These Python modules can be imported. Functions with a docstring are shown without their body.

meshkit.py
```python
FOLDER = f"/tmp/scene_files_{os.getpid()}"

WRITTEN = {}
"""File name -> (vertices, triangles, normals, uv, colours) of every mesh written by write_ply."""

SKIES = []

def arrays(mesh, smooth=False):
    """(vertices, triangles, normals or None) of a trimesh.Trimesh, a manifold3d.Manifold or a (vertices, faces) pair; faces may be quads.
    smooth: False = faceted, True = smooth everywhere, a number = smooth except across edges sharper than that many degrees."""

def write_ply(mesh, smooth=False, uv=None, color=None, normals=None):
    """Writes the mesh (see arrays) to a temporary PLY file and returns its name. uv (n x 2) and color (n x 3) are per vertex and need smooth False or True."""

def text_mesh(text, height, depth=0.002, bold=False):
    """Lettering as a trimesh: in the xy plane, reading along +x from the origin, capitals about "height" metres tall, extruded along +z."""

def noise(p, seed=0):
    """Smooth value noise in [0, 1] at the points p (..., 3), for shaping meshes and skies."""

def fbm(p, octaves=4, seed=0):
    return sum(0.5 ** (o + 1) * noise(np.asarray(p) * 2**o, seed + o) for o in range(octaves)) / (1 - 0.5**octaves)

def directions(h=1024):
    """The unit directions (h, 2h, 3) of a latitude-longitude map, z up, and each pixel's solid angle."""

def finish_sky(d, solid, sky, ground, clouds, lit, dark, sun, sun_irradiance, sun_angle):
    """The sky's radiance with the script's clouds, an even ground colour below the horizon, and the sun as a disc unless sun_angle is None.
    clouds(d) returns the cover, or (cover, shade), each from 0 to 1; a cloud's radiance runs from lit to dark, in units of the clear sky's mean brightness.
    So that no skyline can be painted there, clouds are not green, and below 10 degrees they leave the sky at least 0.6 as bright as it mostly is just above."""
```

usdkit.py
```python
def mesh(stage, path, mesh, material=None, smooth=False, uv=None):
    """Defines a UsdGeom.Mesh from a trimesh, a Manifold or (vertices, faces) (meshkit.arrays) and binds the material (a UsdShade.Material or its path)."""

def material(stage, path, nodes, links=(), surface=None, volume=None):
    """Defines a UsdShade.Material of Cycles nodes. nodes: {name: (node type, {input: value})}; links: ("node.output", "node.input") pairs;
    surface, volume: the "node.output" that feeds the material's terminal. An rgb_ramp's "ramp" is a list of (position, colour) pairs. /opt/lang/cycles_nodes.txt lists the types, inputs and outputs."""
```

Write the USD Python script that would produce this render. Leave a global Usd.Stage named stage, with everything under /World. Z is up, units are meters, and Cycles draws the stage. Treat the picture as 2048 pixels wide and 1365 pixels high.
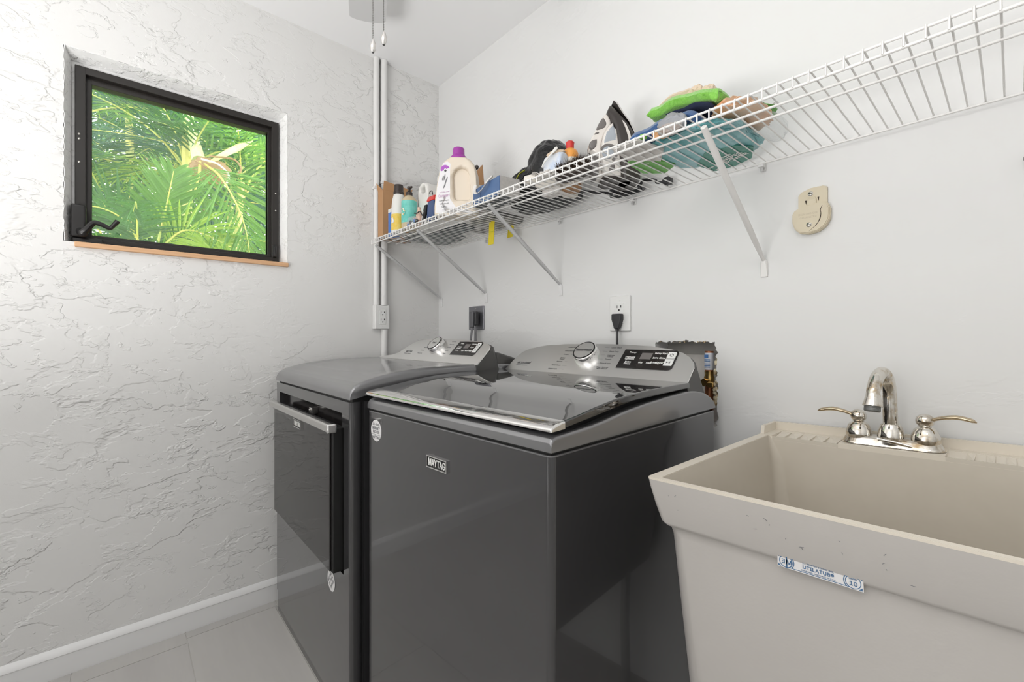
import math, random
import numpy as np, trimesh, usdkit, meshkit
import manifold3d as m3
from manifold3d import Manifold
from shapely.geometry import Polygon, Point, box as sbox
from shapely import affinity
from shapely.ops import unary_union
from pxr import Usd, UsdGeom, UsdLux, UsdShade, Gf, Sdf

random.seed(7)
RNG = np.random.default_rng(7)
stage = Usd.Stage.CreateInMemory()
UsdGeom.SetStageUpAxis(stage, 'Z')
UsdGeom.SetStageMetersPerUnit(stage, 1.0)
UsdGeom.Xform.Define(stage, '/World')
UsdGeom.Scope.Define(stage, '/World/Looks')

# ------------------------------------------------------------------ camera, sky, sun, room lights, exposure
# corner of the two walls = origin; +x along the back wall, -y out along the window wall
CAM = np.array([1.947, -1.218, 1.045])
FPX, CYPX, YAW = 886.0, 674.1, math.radians(41.42)
cam = UsdGeom.Camera.Define(stage, '/World/camera')
APW = 36.0
cam.CreateHorizontalApertureAttr(APW)
cam.CreateVerticalApertureAttr(APW * 1365 / 2048)
cam.CreateFocalLengthAttr(APW * FPX / 2048)
cam.CreateVerticalApertureOffsetAttr(-(682.5 - CYPX) / 2048 * APW)
cam.CreateClippingRangeAttr((0.02, 500.0))
R_, U_, B_ = (math.sin(YAW), math.cos(YAW), 0), (0, 0, 1), (math.cos(YAW), -math.sin(YAW), 0)
cam.AddTransformOp().Set(Gf.Matrix4d(*R_, 0, *U_, 0, *B_, 0, *map(float, CAM), 1))
cam.CreateExposureAttr(0.12)

sky = UsdLux.DomeLight.Define(stage, '/World/sky')
sky.CreateColorAttr((0.95, 0.98, 1.0)); sky.CreateIntensityAttr(2.4)
sun = UsdLux.DistantLight.Define(stage, '/World/sun')
sun.CreateColorAttr((1.0, 0.95, 0.86)); sun.CreateIntensityAttr(19.0); sun.CreateAngleAttr(0.6)


def aim(light, d):
    """turns the light so that it shines along d"""
    z = -np.array(d, float); z /= np.linalg.norm(z)
    x = np.cross((0, 1, 0.1), z); x /= np.linalg.norm(x); y = np.cross(z, x)
    return Gf.Matrix4d(*map(float, x), 0, *map(float, y), 0, *map(float, z), 0, 0, 0, 0, 1)


sun.AddTransformOp().Set(aim(sun, (0.24, 0.22, -0.945)))


def rect_light(name, pos, d, w, h, inten, col=(1, 1, 1)):
    L = UsdLux.RectLight.Define(stage, '/World/' + name)
    L.CreateWidthAttr(w); L.CreateHeightAttr(h); L.CreateIntensityAttr(inten); L.CreateColorAttr(col)
    m = aim(L, d); m.SetTranslateOnly(Gf.Vec3d(*pos)); L.AddTransformOp().Set(m)


# unseen panel and doorway lights behind the camera, brightening floor and back wall
rect_light('unseen_panel_light', (2.05, -1.75, 2.295), (0, 0, -1), 1.1, 0.5, 3.2, (1.0, 0.975, 0.945))
rect_light('unseen_doorway_light', (1.5, -3.62, 1.15), (0, 1, 0), 1.1, 2.0, 1.8, (1.0, 0.985, 0.965))

rect_light('added_fill_light', (1.42, -2.22, 0.80), (0, 0, 1), 1.1, 0.85, 15.5, (1.0, 0.99, 0.975))  # added upward fill light, placed to brighten the ceiling

# ------------------------------------------------------------------ helpers
_used = {}


def numbered(base):
    n = _used.get(base, 0); _used[base] = n + 1
    return base if n == 0 else f'{base}_{n:03d}'


def V(*a): return np.array(a, float)


class Thing:
    def __init__(s, name, label, cat, loc=(0, 0, 0), rz=0.0, group=None, kind=None, ry=0.0):
        s.path = numbered('/World/' + name)
        s.x = UsdGeom.Xform.Define(stage, s.path)
        s.loc = V(*loc); s.rz = rz; s.local = bool(rz or ry)
        s.x.AddTranslateOp().Set(Gf.Vec3d(*map(float, loc)))
        if rz: s.x.AddRotateZOp().Set(float(rz))
        if ry: s.x.AddRotateYOp().Set(float(ry))
        p = s.x.GetPrim()
        if label: p.SetCustomDataByKey('label', label)
        if cat: p.SetCustomDataByKey('category', cat)
        if group: p.SetCustomDataByKey('group', group)
        if kind: p.SetCustomDataByKey('kind', kind)

    def part(s, name, mesh, mat, parent=None, label=None, smooth=35, local=None, kind=None):
        """parent: path of a part, for a sub-part. Meshes are in world coordinates unless the thing is local."""
        path = numbered((parent or s.path) + '/' + name)
        v, f, _ = meshkit.arrays(mesh, False)
        if not (s.local if local is None else local):
            v = v - s.loc
        usdkit.mesh(stage, path, (v, f), MATS[mat], smooth=smooth)
        pr = stage.GetPrimAtPath(path)
        if label: pr.SetCustomDataByKey('label', label)
        if kind: pr.SetCustomDataByKey('kind', kind)
        return path


def cat(*ms):
    out, vs, fs, n = [], [], [], 0
    for m in ms:
        v, f, _ = meshkit.arrays(m, False)
        vs.append(v); fs.append(f + n); n += len(v)
    return trimesh.Trimesh(np.vstack(vs), np.vstack(fs), process=False)


def box(x0, x1, y0, y1, z0, z1):
    m = trimesh.creation.box((abs(x1 - x0), abs(y1 - y0), abs(z1 - z0)))
    m.apply_translation(((x0 + x1) / 2, (y0 + y1) / 2, (z0 + z1) / 2)); return m


def rbox(x0, x1, y0, y1, z0, z1, r=0.004, sub=1):
    s = trimesh.creation.icosphere(sub, r).vertices
    pts = [s + (x, y, z) for x in (x0 + r, x1 - r) for y in (y0 + r, y1 - r) for z in (z0 + r, z1 - r)]
    return trimesh.convex.convex_hull(np.vstack(pts))


def vbox(x0, x1, y0, y1, z0, z1, r, n=6):
    """box whose vertical edges are rounded"""
    p = sbox(x0 + r, y0 + r, x1 - r, y1 - r).buffer(r, quad_segs=n)
    m = trimesh.creation.extrude_polygon(p, z1 - z0, engine='earcut'); m.apply_translation((0, 0, z0)); return m


def hull(*ms):
    return trimesh.convex.convex_hull(np.vstack([m.vertices if hasattr(m, 'vertices') else np.asarray(m, float) for m in ms]))


def frames(P):
    P = np.asarray(P, float); T = np.gradient(P, axis=0)
    T /= np.maximum(np.linalg.norm(T, axis=1, keepdims=True), 1e-12)
    n = np.cross(T[0], (0, 0, 1)); n = n if np.linalg.norm(n) > 0.1 else np.cross(T[0], (1, 0, 0)); n /= np.linalg.norm(n)
    N = []
    for t in T:
        n = n - t * (n @ t); n /= np.linalg.norm(n); N.append(n)
    N = np.array(N); return P, T, N, np.cross(T, N)


def loft(rings, cap=True, closed=False):
    """rings: equal-length closed loops of points"""
    R = np.asarray(rings, float); k, n = R.shape[:2]
    v = R.reshape(-1, 3); f = []
    rows = k if closed else k - 1
    for i in range(rows):
        a, b = i * n, ((i + 1) % k) * n
        for j in range(n):
            j2 = (j + 1) % n
            f += [(a + j, a + j2, b + j2), (a + j, b + j2, b + j)]
    if cap and not closed:
        v = np.vstack([v, R[0].mean(0), R[-1].mean(0)]); c0, c1 = len(v) - 2, len(v) - 1
        for j in range(n):
            f += [(j, c0, (j + 1) % n), ((k - 1) * n + j, (k - 1) * n + (j + 1) % n, c1)]
    m = trimesh.Trimesh(v, f, process=False)
    if m.volume < 0: m.invert()
    return m


def tube(P, r, n=10, closed=False, flat=1.0):
    P, T, N, B = frames(P)
    r = np.broadcast_to(r, len(P)); a = np.linspace(0, 2 * np.pi, n, endpoint=False)
    return loft([p + (np.outer(np.cos(a), nn) + np.outer(np.sin(a), bb) * flat) * rr for p, nn, bb, rr in zip(P, N, B, r)], closed=closed)


def bez(P, n=24):
    """Catmull-Rom through the points"""
    P = np.asarray(P, float); Q = np.vstack([2 * P[0] - P[1], P, 2 * P[-1] - P[-2]]); out = []
    for i in range(1, len(Q) - 2):
        for t in np.linspace(0, 1, max(2, n // (len(P) - 1)), endpoint=False):
            a, b, c, d = Q[i - 1], Q[i], Q[i + 1], Q[i + 2]
            out.append(0.5 * (2 * b + (c - a) * t + (2 * a - 5 * b + 4 * c - d) * t * t + (3 * b - a - 3 * c + d) * t ** 3))
    return np.array(out + [P[-1]])


def lathe(prof, c=(0, 0, 0), axis=(0, 0, 1), n=28):
    """prof: (radius, height) pairs from bottom to top"""
    z = np.array(axis, float); z /= np.linalg.norm(z)
    x = np.cross(z, (0, 1, 0) if abs(z[1]) < 0.9 else (1, 0, 0)); x /= np.linalg.norm(x); y = np.cross(z, x)
    a = np.linspace(0, 2 * np.pi, n, endpoint=False); c = np.array(c, float)
    return loft([c + np.outer(np.cos(a), x) * r + np.outer(np.sin(a), y) * r + z * h for r, h in prof])


def mapped(mesh, o, ex, ey, ez=None):
    """local x, y, z along ex, ey, ez from o"""
    ex, ey = np.array(ex, float), np.array(ey, float)
    ez = np.cross(ex, ey) if ez is None else np.array(ez, float)
    v, f, _ = meshkit.arrays(mesh, False)
    m = trimesh.Trimesh(np.array(o, float) + v[:, :1] * ex + v[:, 1:2] * ey + v[:, 2:3] * ez, f, process=False)
    if np.cross(ex, ey) @ ez < 0: m.invert()
    return m


def extr(poly, d, o=(0, 0, 0), ex=(1, 0, 0), ey=(0, 0, 1), ez=None):
    """extrudes a polygon by d; default stands in the xz plane and grows towards -y"""
    if not hasattr(poly, 'exterior'): poly = Polygon(poly)
    return mapped(trimesh.creation.extrude_polygon(poly, d, engine='earcut'), o, ex, ey, ez)


def soft(mesh, edge=0.006, it=8):
    """refines and rounds a closed mesh"""
    v, f, _ = meshkit.arrays(mesh, False); t = trimesh.Trimesh(v, f, process=True); t.merge_vertices()
    try:
        M = Manifold(m3.Mesh(np.asarray(t.vertices, np.float32), np.asarray(t.faces, np.uint32))).refine_to_length(edge).to_mesh()
        t = trimesh.Trimesh(M.vert_properties[:, :3], M.tri_verts, process=True)
    except Exception:
        pass
    trimesh.smoothing.filter_laplacian(t, lamb=0.5, iterations=it, volume_constraint=False)
    return t


def manif(mesh):
    v, f, _ = meshkit.arrays(mesh, False); t = trimesh.Trimesh(v, f, process=True)
    return Manifold(m3.Mesh(np.asarray(t.vertices, np.float32), np.asarray(t.faces, np.uint32)))


def text(s, h, o, ex, ey, d=0.0004, bold=False, center=True, maxw=None):
    t = meshkit.text_mesh(s, h, d, bold)
    w = t.bounds[1][0]
    if maxw and w > maxw: t.apply_scale((maxw / w, 1, 1)); w = maxw
    if center: t.apply_translation((-w / 2, -h / 2, 0))
    return mapped(t, o, ex, ey)


def noisy(mesh, amp, freq, seed=0, along=None, octaves=3):
    v, f, _ = meshkit.arrays(mesh, True); m = trimesh.Trimesh(v, f, process=False)
    n = m.vertex_normals if along is None else np.broadcast_to(np.array(along, float), v.shape)
    m.vertices = v + n * ((meshkit.fbm(v * freq + seed * 3.7, octaves, seed) - 0.5) * 2 * amp)[:, None]
    return m


def lump(c, r, seed=0, amp=0.25, freq=2.2, sub=4, floor=None, pw=1.0):
    """crumpled blob, flattened where it rests"""
    s = trimesh.creation.icosphere(sub, 1.0); v = np.array(s.vertices)
    n = meshkit.fbm(v * freq + seed * 5.1, 4, seed); ridge = np.abs(meshkit.fbm(v * freq * 1.7 + seed * 9.0, 3, seed + 5) - 0.5) * 2
    v = np.sign(v) * np.abs(v) ** pw
    v = v * (1 + amp * (n - 0.5) * 2 - amp * 0.8 * (0.35 - ridge).clip(0))[:, None] * np.array(r) + np.array(c)
    if floor is not None: v[:, 2] = np.maximum(v[:, 2], floor)
    return trimesh.Trimesh(v, s.faces, process=False)


# ------------------------------------------------------------------ materials
MATS = {}


def mat(name, col, rough=0.5, metal=0.0, col2=None, nscale=8.0, bump=0.0, bscale=40.0, bdist=0.002, coat=0.0, spec=0.5, stretch=None, alpha=None, sub=0.0, trans=0.0, aniso=0.0, sheen=0.0, ior=1.5, detail=4.0, lo=0.35, hi=0.65):
    nodes = {'p': ('principled_bsdf', dict(base_color=col, roughness=rough, metallic=metal, coat_weight=coat, specular_ior_level=spec, transmission_weight=trans, ior=ior, sheen_weight=sheen))}
    links = []
    if col2 is not None or bump:
        nodes['tc'] = ('texture_coordinate', {}); src = 'tc.object'
        if stretch:
            nodes['mp'] = ('mapping', dict(scale=stretch)); links.append(('tc.object', 'mp.vector')); src = 'mp.vector'
    if col2 is not None:
        nodes['n'] = ('noise_texture', dict(scale=nscale, detail=detail, roughness=0.6)); links.append((src, 'n.vector'))
        nodes['r'] = ('rgb_ramp', {'ramp': [(lo, col), (hi, col2)]}); links += [('n.fac', 'r.fac'), ('r.color', 'p.base_color')]
    if bump:
        nodes['bn'] = ('noise_texture', dict(scale=bscale, detail=4.0, roughness=0.6)); links.append((src, 'bn.vector'))
        nodes['b'] = ('bump', dict(strength=bump, distance=bdist)); links += [('bn.fac', 'b.height'), ('b.normal', 'p.normal')]
    surf = 'p.BSDF'
    if alpha is not None:
        nodes['t'] = ('transparent_bsdf', {}); nodes['mx'] = ('mix_closure', dict(fac=alpha))
        links += [('t.BSDF', 'mx.closure1'), ('p.BSDF', 'mx.closure2')]; surf = 'mx.closure'
    MATS[name] = usdkit.material(stage, '/World/Looks/' + name, nodes, links, surface=surf)


def plaster(name, col, ledge, fine, zstretch=1.6, dens=0.5, scale=5.0):
    """troweled plaster: ledges where a stretched noise crosses levels, masked so that some areas stay smooth, plus fine stipple"""
    nodes = {'tc': ('texture_coordinate', {}), 'mp': ('mapping', dict(scale=(1.0, 1.0, zstretch))), 'p': ('principled_bsdf', dict(base_color=col, roughness=0.62, specular_ior_level=0.3))}
    L = [('tc.object', 'mp.vector')]
    acc = None
    for i, (sc, lv, ro) in enumerate([(scale, 0.53, 0.56), (scale * 2.1, 0.60, 0.60), (scale * 0.7, 0.46, 0.55), (scale * 3.6, 0.64, 0.55)]):
        nodes[f'n{i}'] = ('noise_texture', dict(scale=sc, detail=5.0, roughness=ro, distortion=0.2)); L.append(('mp.vector', f'n{i}.vector'))
        nodes[f'r{i}'] = ('map_range', dict(range_type='smoothstep', from_min=lv - 0.014, from_max=lv + 0.014, to_min=0.0, to_max=(1.0, 0.6, 0.9, 0.35)[i], clamp=True)); L.append((f'n{i}.fac', f'r{i}.value'))
        if acc is None: acc = f'r{i}.result'
        else:
            nodes[f'a{i}'] = ('math', dict(math_type='add')); L += [(acc, f'a{i}.value1'), (f'r{i}.result', f'a{i}.value2')]; acc = f'a{i}.value'
    nodes['mk'] = ('noise_texture', dict(scale=1.1, detail=3.0)); L.append(('tc.object', 'mk.vector'))
    nodes['mr'] = ('map_range', dict(range_type='smoothstep', from_min=dens - 0.14, from_max=dens + 0.16, to_min=0.06, to_max=1.0, clamp=True)); L.append(('mk.fac', 'mr.value'))
    nodes['mm'] = ('math', dict(math_type='multiply')); L += [(acc, 'mm.value1'), ('mr.result', 'mm.value2')]
    nodes['f'] = ('noise_texture', dict(scale=70.0, detail=5.0, roughness=0.7)); L.append(('tc.object', 'f.vector'))
    nodes['fm'] = ('math', dict(math_type='multiply', value2=fine)); L.append(('f.fac', 'fm.value1'))
    nodes['s'] = ('math', dict(math_type='add')); L += [('mm.value', 's.value1'), ('fm.value', 's.value2')]
    nodes['b'] = ('bump', dict(strength=1.0, distance=ledge)); L += [('s.value', 'b.height'), ('b.normal', 'p.normal')]
    MATS[name] = usdkit.material(stage, '/World/Looks/' + name, nodes, L, surface='p.BSDF')


def leafmat(name, col, col2, t=0.45):
    nodes = {'oi': ('geometry', {}), 'r': ('rgb_ramp', {'ramp': [(0.0, col), (1.0, col2)]}), 'p': ('principled_bsdf', dict(roughness=0.42)), 't': ('translucent_bsdf', {}), 'h': ('hsv', dict(saturation=1.0, value=1.05)), 'm': ('mix_closure', dict(fac=t))}
    MATS[name] = usdkit.material(stage, '/World/Looks/' + name, nodes, [('oi.random_per_island', 'r.fac'), ('r.color', 'p.base_color'), ('r.color', 'h.color'), ('h.color', 't.color'), ('p.BSDF', 'm.closure1'), ('t.BSDF', 'm.closure2')], surface='m.closure')


plaster('plaster_rough', (0.76, 0.755, 0.745), 0.0021, 0.12, dens=0.45)
plaster('plaster_smooth', (0.78, 0.78, 0.775), 0.0007, 0.22, dens=0.55, scale=3.0)
plaster('reveal_paint_daylit', (0.93, 0.93, 0.925), 0.0015, 0.3, dens=0.4, scale=9.0)  # white raised above the wall plaster to stand for daylight on the reveal
mat('ceiling_paint', (0.90, 0.90, 0.905), 0.7, bump=0.15, bscale=60, bdist=0.001)
mat('trim_paint', (0.80, 0.80, 0.80), 0.35, bump=0.1, bscale=12, bdist=0.001)
mat('pipe_paint', (0.80, 0.795, 0.785), 0.45, bump=0.3, bscale=30, bdist=0.002)
mat('tile_a', (0.50, 0.485, 0.465), 0.30, col2=(0.54, 0.525, 0.505), nscale=1.6, stretch=(1, 6, 1), bump=0.08, bscale=30)
mat('tile_b', (0.52, 0.505, 0.487), 0.30, col2=(0.485, 0.47, 0.455), nscale=1.9, stretch=(1, 6, 1), bump=0.08, bscale=30)
mat('grout', (0.68, 0.66, 0.63), 0.8)
mat('black_frame', (0.018, 0.015, 0.013), 0.38, bump=0.25, bscale=25, bdist=0.0015)
mat('black_frame_gloss', (0.012, 0.011, 0.011), 0.22)
mat('wood_sill', (0.62, 0.36, 0.19), 0.5, col2=(0.70, 0.43, 0.25), nscale=5, stretch=(30, 1, 30))
mat('white_bead', (0.86, 0.87, 0.88), 0.4)
mat('white_plastic', (0.80, 0.80, 0.79), 0.32)
mat('shelf_white', (0.80, 0.79, 0.775), 0.30)
mat('bracket_metal', (0.60, 0.60, 0.60), 0.35, metal=0.25)
mat('screw_dark', (0.06, 0.06, 0.06), 0.4, metal=0.6)
mat('screw_metal', (0.62, 0.60, 0.55), 0.25, metal=1.0)
mat('slot_black', (0.01, 0.01, 0.01), 0.6)
mat('slate_paint', (0.074, 0.073, 0.076), 0.15, metal=0.5, coat=0.8, spec=0.5)
mat('slate_top_lit', (0.25, 0.25, 0.258), 0.24, metal=0.65, coat=0.5)  # slate lightened to stand for the wall reflected in the top panels
mat('dark_side', (0.035, 0.035, 0.037), 0.35, metal=0.3)
mat('console_side', (0.085, 0.083, 0.08), 0.42, metal=0.2)
mat('parts_and_gap_black', (0.006, 0.006, 0.006), 0.5)  # black of several parts, and of the shaded gap under the lid
mat('black_glass', (0.006, 0.006, 0.007), 0.015, spec=0.85, coat=0.9)
mat('door_glass', (0.012, 0.011, 0.010), 0.015, spec=0.5)
mat('chrome', (0.80, 0.79, 0.78), 0.06, metal=1.0)
mat('satin_chrome', (0.68, 0.67, 0.65), 0.20, metal=1.0)
mat('brushed_steel', (0.90, 0.895, 0.885), 0.32, metal=1.0, bump=0.12, bscale=50, bdist=0.0006, stretch=(0.6, 40, 40))
mat('display_black', (0.018, 0.016, 0.016), 0.14, col2=(0.05, 0.045, 0.042), nscale=30, lo=0.5, hi=0.8)
mat('print_white', (0.82, 0.82, 0.80), 0.5)
mat('print_dark', (0.05, 0.05, 0.055), 0.5)
mat('print_grey', (0.20, 0.20, 0.21), 0.5)
mat('sticker_white', (0.78, 0.77, 0.77), 0.4)
mat('tub_skin', (0.50, 0.475, 0.45), 0.42, col2=(0.53, 0.505, 0.48), nscale=3, bump=0.35, bscale=120, bdist=0.0006)
mat('tub_inside', (0.56, 0.51, 0.43), 0.42, col2=(0.585, 0.535, 0.455), nscale=14, bump=0.2, bscale=120, bdist=0.0006)
mat('tub_rim', (0.74, 0.68, 0.585), 0.4)
mat('galvanized', (0.5, 0.5, 0.5), 0.4, metal=0.9)
mat('faucet_chrome', (0.72, 0.69, 0.64), 0.09, metal=1.0, col2=(0.40, 0.30, 0.18), nscale=34, lo=0.50, hi=0.68, bump=0.05, bscale=90, bdist=0.0005)
mat('handle_brass', (0.66, 0.56, 0.40), 0.22, metal=1.0, col2=(0.50, 0.40, 0.27), nscale=30)
mat('aerator_grey', (0.16, 0.165, 0.16), 0.45, metal=0.3)
mat('label_blue', (0.07, 0.16, 0.30), 0.45)
mat('ivory', (0.66, 0.585, 0.44), 0.42, bump=0.05, bscale=60)
mat('ivory_mark', (0.54, 0.47, 0.35), 0.5)
mat('crack_brown', (0.06, 0.045, 0.03), 0.8)
mat('outlet_metal', (0.30, 0.30, 0.325), 0.32, metal=0.8)
mat('rubber_black', (0.025, 0.025, 0.028), 0.42)
mat('rubber_grey', (0.13, 0.13, 0.14), 0.4)
mat('cord_grey', (0.20, 0.20, 0.21), 0.4)
mat('recess_grey', (0.42, 0.41, 0.385), 0.7, col2=(0.47, 0.455, 0.43), nscale=20)
mat('recess_dark', (0.20, 0.185, 0.165), 0.8)
mat('gypsum', (0.72, 0.65, 0.48), 0.9, col2=(0.34, 0.24, 0.13), nscale=70, bump=0.8, bscale=120, bdist=0.002)
mat('brass', (0.60, 0.42, 0.16), 0.25, metal=1.0, col2=(0.42, 0.26, 0.10), nscale=60)
mat('copper', (0.42, 0.17, 0.08), 0.35, metal=0.7)
mat('tag_paper', (0.72, 0.74, 0.80), 0.5)
mat('blue_print', (0.06, 0.17, 0.42), 0.5)
mat('cardboard', (0.47, 0.26, 0.125), 0.75, col2=(0.51, 0.29, 0.145), nscale=6, bump=0.1, bscale=60)
mat('cardboard_edge', (0.60, 0.39, 0.22), 0.8)
mat('bottle_white', (0.78, 0.77, 0.74), 0.35)
mat('bottle_cream', (0.76, 0.67, 0.555), 0.36)
mat('label_white', (0.80, 0.79, 0.81), 0.4)
mat('cap_brown', (0.035, 0.024, 0.02), 0.35)
mat('label_yellow', (0.80, 0.53, 0.06), 0.45, col2=(0.80, 0.62, 0.17), nscale=60)
mat('label_teal', (0.10, 0.50, 0.42), 0.4, col2=(0.20, 0.62, 0.55), nscale=30)
mat('amber_clear', (0.72, 0.60, 0.40), 0.12, trans=0.25)
mat('gold', (0.80, 0.62, 0.25), 0.4, metal=0.3)
mat('box_blue', (0.06, 0.19, 0.55), 0.45)
mat('navy_board', (0.055, 0.11, 0.24), 0.45, col2=(0.075, 0.14, 0.29), nscale=9)
mat('grey_board', (0.40, 0.385, 0.37), 0.7, col2=(0.46, 0.44, 0.42), nscale=90)
mat('purple_cap', (0.36, 0.045, 0.36), 0.22)
mat('purple_print', (0.42, 0.10, 0.52), 0.45)
mat('pink_print', (0.62, 0.42, 0.58), 0.5)
mat('red_plastic', (0.62, 0.04, 0.035), 0.3)
mat('blue_plastic', (0.04, 0.075, 0.19), 0.2)
mat('skin_pink', (0.72, 0.50, 0.40), 0.4)
mat('clear_film', (0.75, 0.78, 0.80), 0.12, alpha=0.18)
mat('smoke_film', (0.42, 0.43, 0.45), 0.2, alpha=0.6)
mat('bag_black', (0.010, 0.010, 0.011), 0.24, bump=0.9, bscale=20, bdist=0.012, spec=0.35)
mat('bag_slate', (0.022, 0.032, 0.038), 0.3, col2=(0.10, 0.115, 0.12), nscale=16, bump=0.7, bscale=22, bdist=0.006)
mat('bag_grey', (0.38, 0.37, 0.345), 0.35, col2=(0.20, 0.20, 0.195), nscale=14, bump=0.7, bscale=20, bdist=0.006)
mat('yellow_strap', (0.72, 0.58, 0.03), 0.5, bump=0.3, bscale=200, bdist=0.0004)
mat('yellow_green', (0.62, 0.64, 0.05), 0.4)
mat('wipes_pack', (0.70, 0.73, 0.78), 0.3, col2=(0.45, 0.56, 0.76), nscale=22, lo=0.5, hi=0.72)
mat('off_white', (0.72, 0.68, 0.62), 0.6)
mat('orange_plastic', (0.85, 0.36, 0.07), 0.35)
mat('bristle', (0.045, 0.025, 0.015), 0.7)
mat('wood_brush', (0.42, 0.24, 0.12), 0.5, col2=(0.33, 0.18, 0.085), nscale=12, stretch=(1, 8, 8))
mat('iron_black', (0.040, 0.033, 0.030), 0.30)
mat('iron_grey', (0.17, 0.155, 0.15), 0.4)
mat('iron_white', (0.74, 0.70, 0.66), 0.28)
mat('iron_tank', (0.60, 0.65, 0.72), 0.06, trans=0.4)
mat('towel_green', (0.19, 0.52, 0.06), 0.9, col2=(0.26, 0.62, 0.10), nscale=160, bump=0.9, bscale=190, bdist=0.0035, sheen=0.4)
mat('towel_blue', (0.035, 0.09, 0.24), 0.9, col2=(0.05, 0.13, 0.32), nscale=60, bump=0.5, bscale=190, bdist=0.002, sheen=0.3)
mat('towel_navy', (0.035, 0.045, 0.095), 0.9, bump=0.5, bscale=190, bdist=0.002)
mat('towel_beige', (0.72, 0.58, 0.44), 0.9, bump=0.6, bscale=170, bdist=0.002, sheen=0.3)
mat('pack_teal', (0.11, 0.40, 0.42), 0.28, col2=(0.34, 0.60, 0.64), nscale=13, bump=0.6, bscale=26, bdist=0.004)
mat('pack_green', (0.015, 0.20, 0.145), 0.28, col2=(0.04, 0.27, 0.20), nscale=9, bump=0.4, bscale=20, bdist=0.004)
mat('pack_orange', (0.80, 0.42, 0.19), 0.4, col2=(0.72, 0.58, 0.46), nscale=14, bump=0.4, bscale=26, bdist=0.004)
mat('paper_white', (0.76, 0.73, 0.70), 0.5, col2=(0.66, 0.63, 0.60), nscale=18, bump=0.3, bscale=20, bdist=0.003)
mat('bag_green', (0.14, 0.42, 0.07), 0.4, bump=0.4, bscale=24, bdist=0.004)
mat('lamp_grey', (0.66, 0.66, 0.665), 0.4)
mat('lens_white', (0.85, 0.85, 0.83), 0.4)
mat('chain_metal', (0.22, 0.215, 0.21), 0.35, metal=1.0)
mat('pull_nickel', (0.70, 0.68, 0.66), 0.28, metal=0.85, bump=0.5, bscale=80, bdist=0.002)
mat('bounce_strip', (0.70, 0.68, 0.64), 0.8)
mat('soil', (0.10, 0.13, 0.05), 0.9, col2=(0.16, 0.22, 0.06), nscale=8)
mat('door_paint', (0.76, 0.76, 0.75), 0.4)
mat('dust', (0.05, 0.045, 0.04), 0.8)
leafmat('leaf_bright', (0.14, 0.30, 0.05), (0.36, 0.50, 0.18))
leafmat('leaf_mid', (0.06, 0.17, 0.035), (0.17, 0.30, 0.08))
leafmat('leaf_blue', (0.06, 0.17, 0.11), (0.24, 0.36, 0.30), 0.35)
leafmat('leaf_lime', (0.34, 0.50, 0.06), (0.55, 0.62, 0.12))
leafmat('leaf_hedge', (0.015, 0.07, 0.025), (0.10, 0.24, 0.10), 0.3)
leafmat('leaf_dead', (0.42, 0.26, 0.12), (0.62, 0.44, 0.24), 0.3)
mat('midrib', (0.62, 0.52, 0.10), 0.45, col2=(0.42, 0.50, 0.12), nscale=9)
mat('cane', (0.48, 0.50, 0.16), 0.5, col2=(0.66, 0.58, 0.16), nscale=7)
mat('spathe', (0.80, 0.82, 0.42), 0.4, col2=(0.60, 0.72, 0.20), nscale=6)
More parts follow.
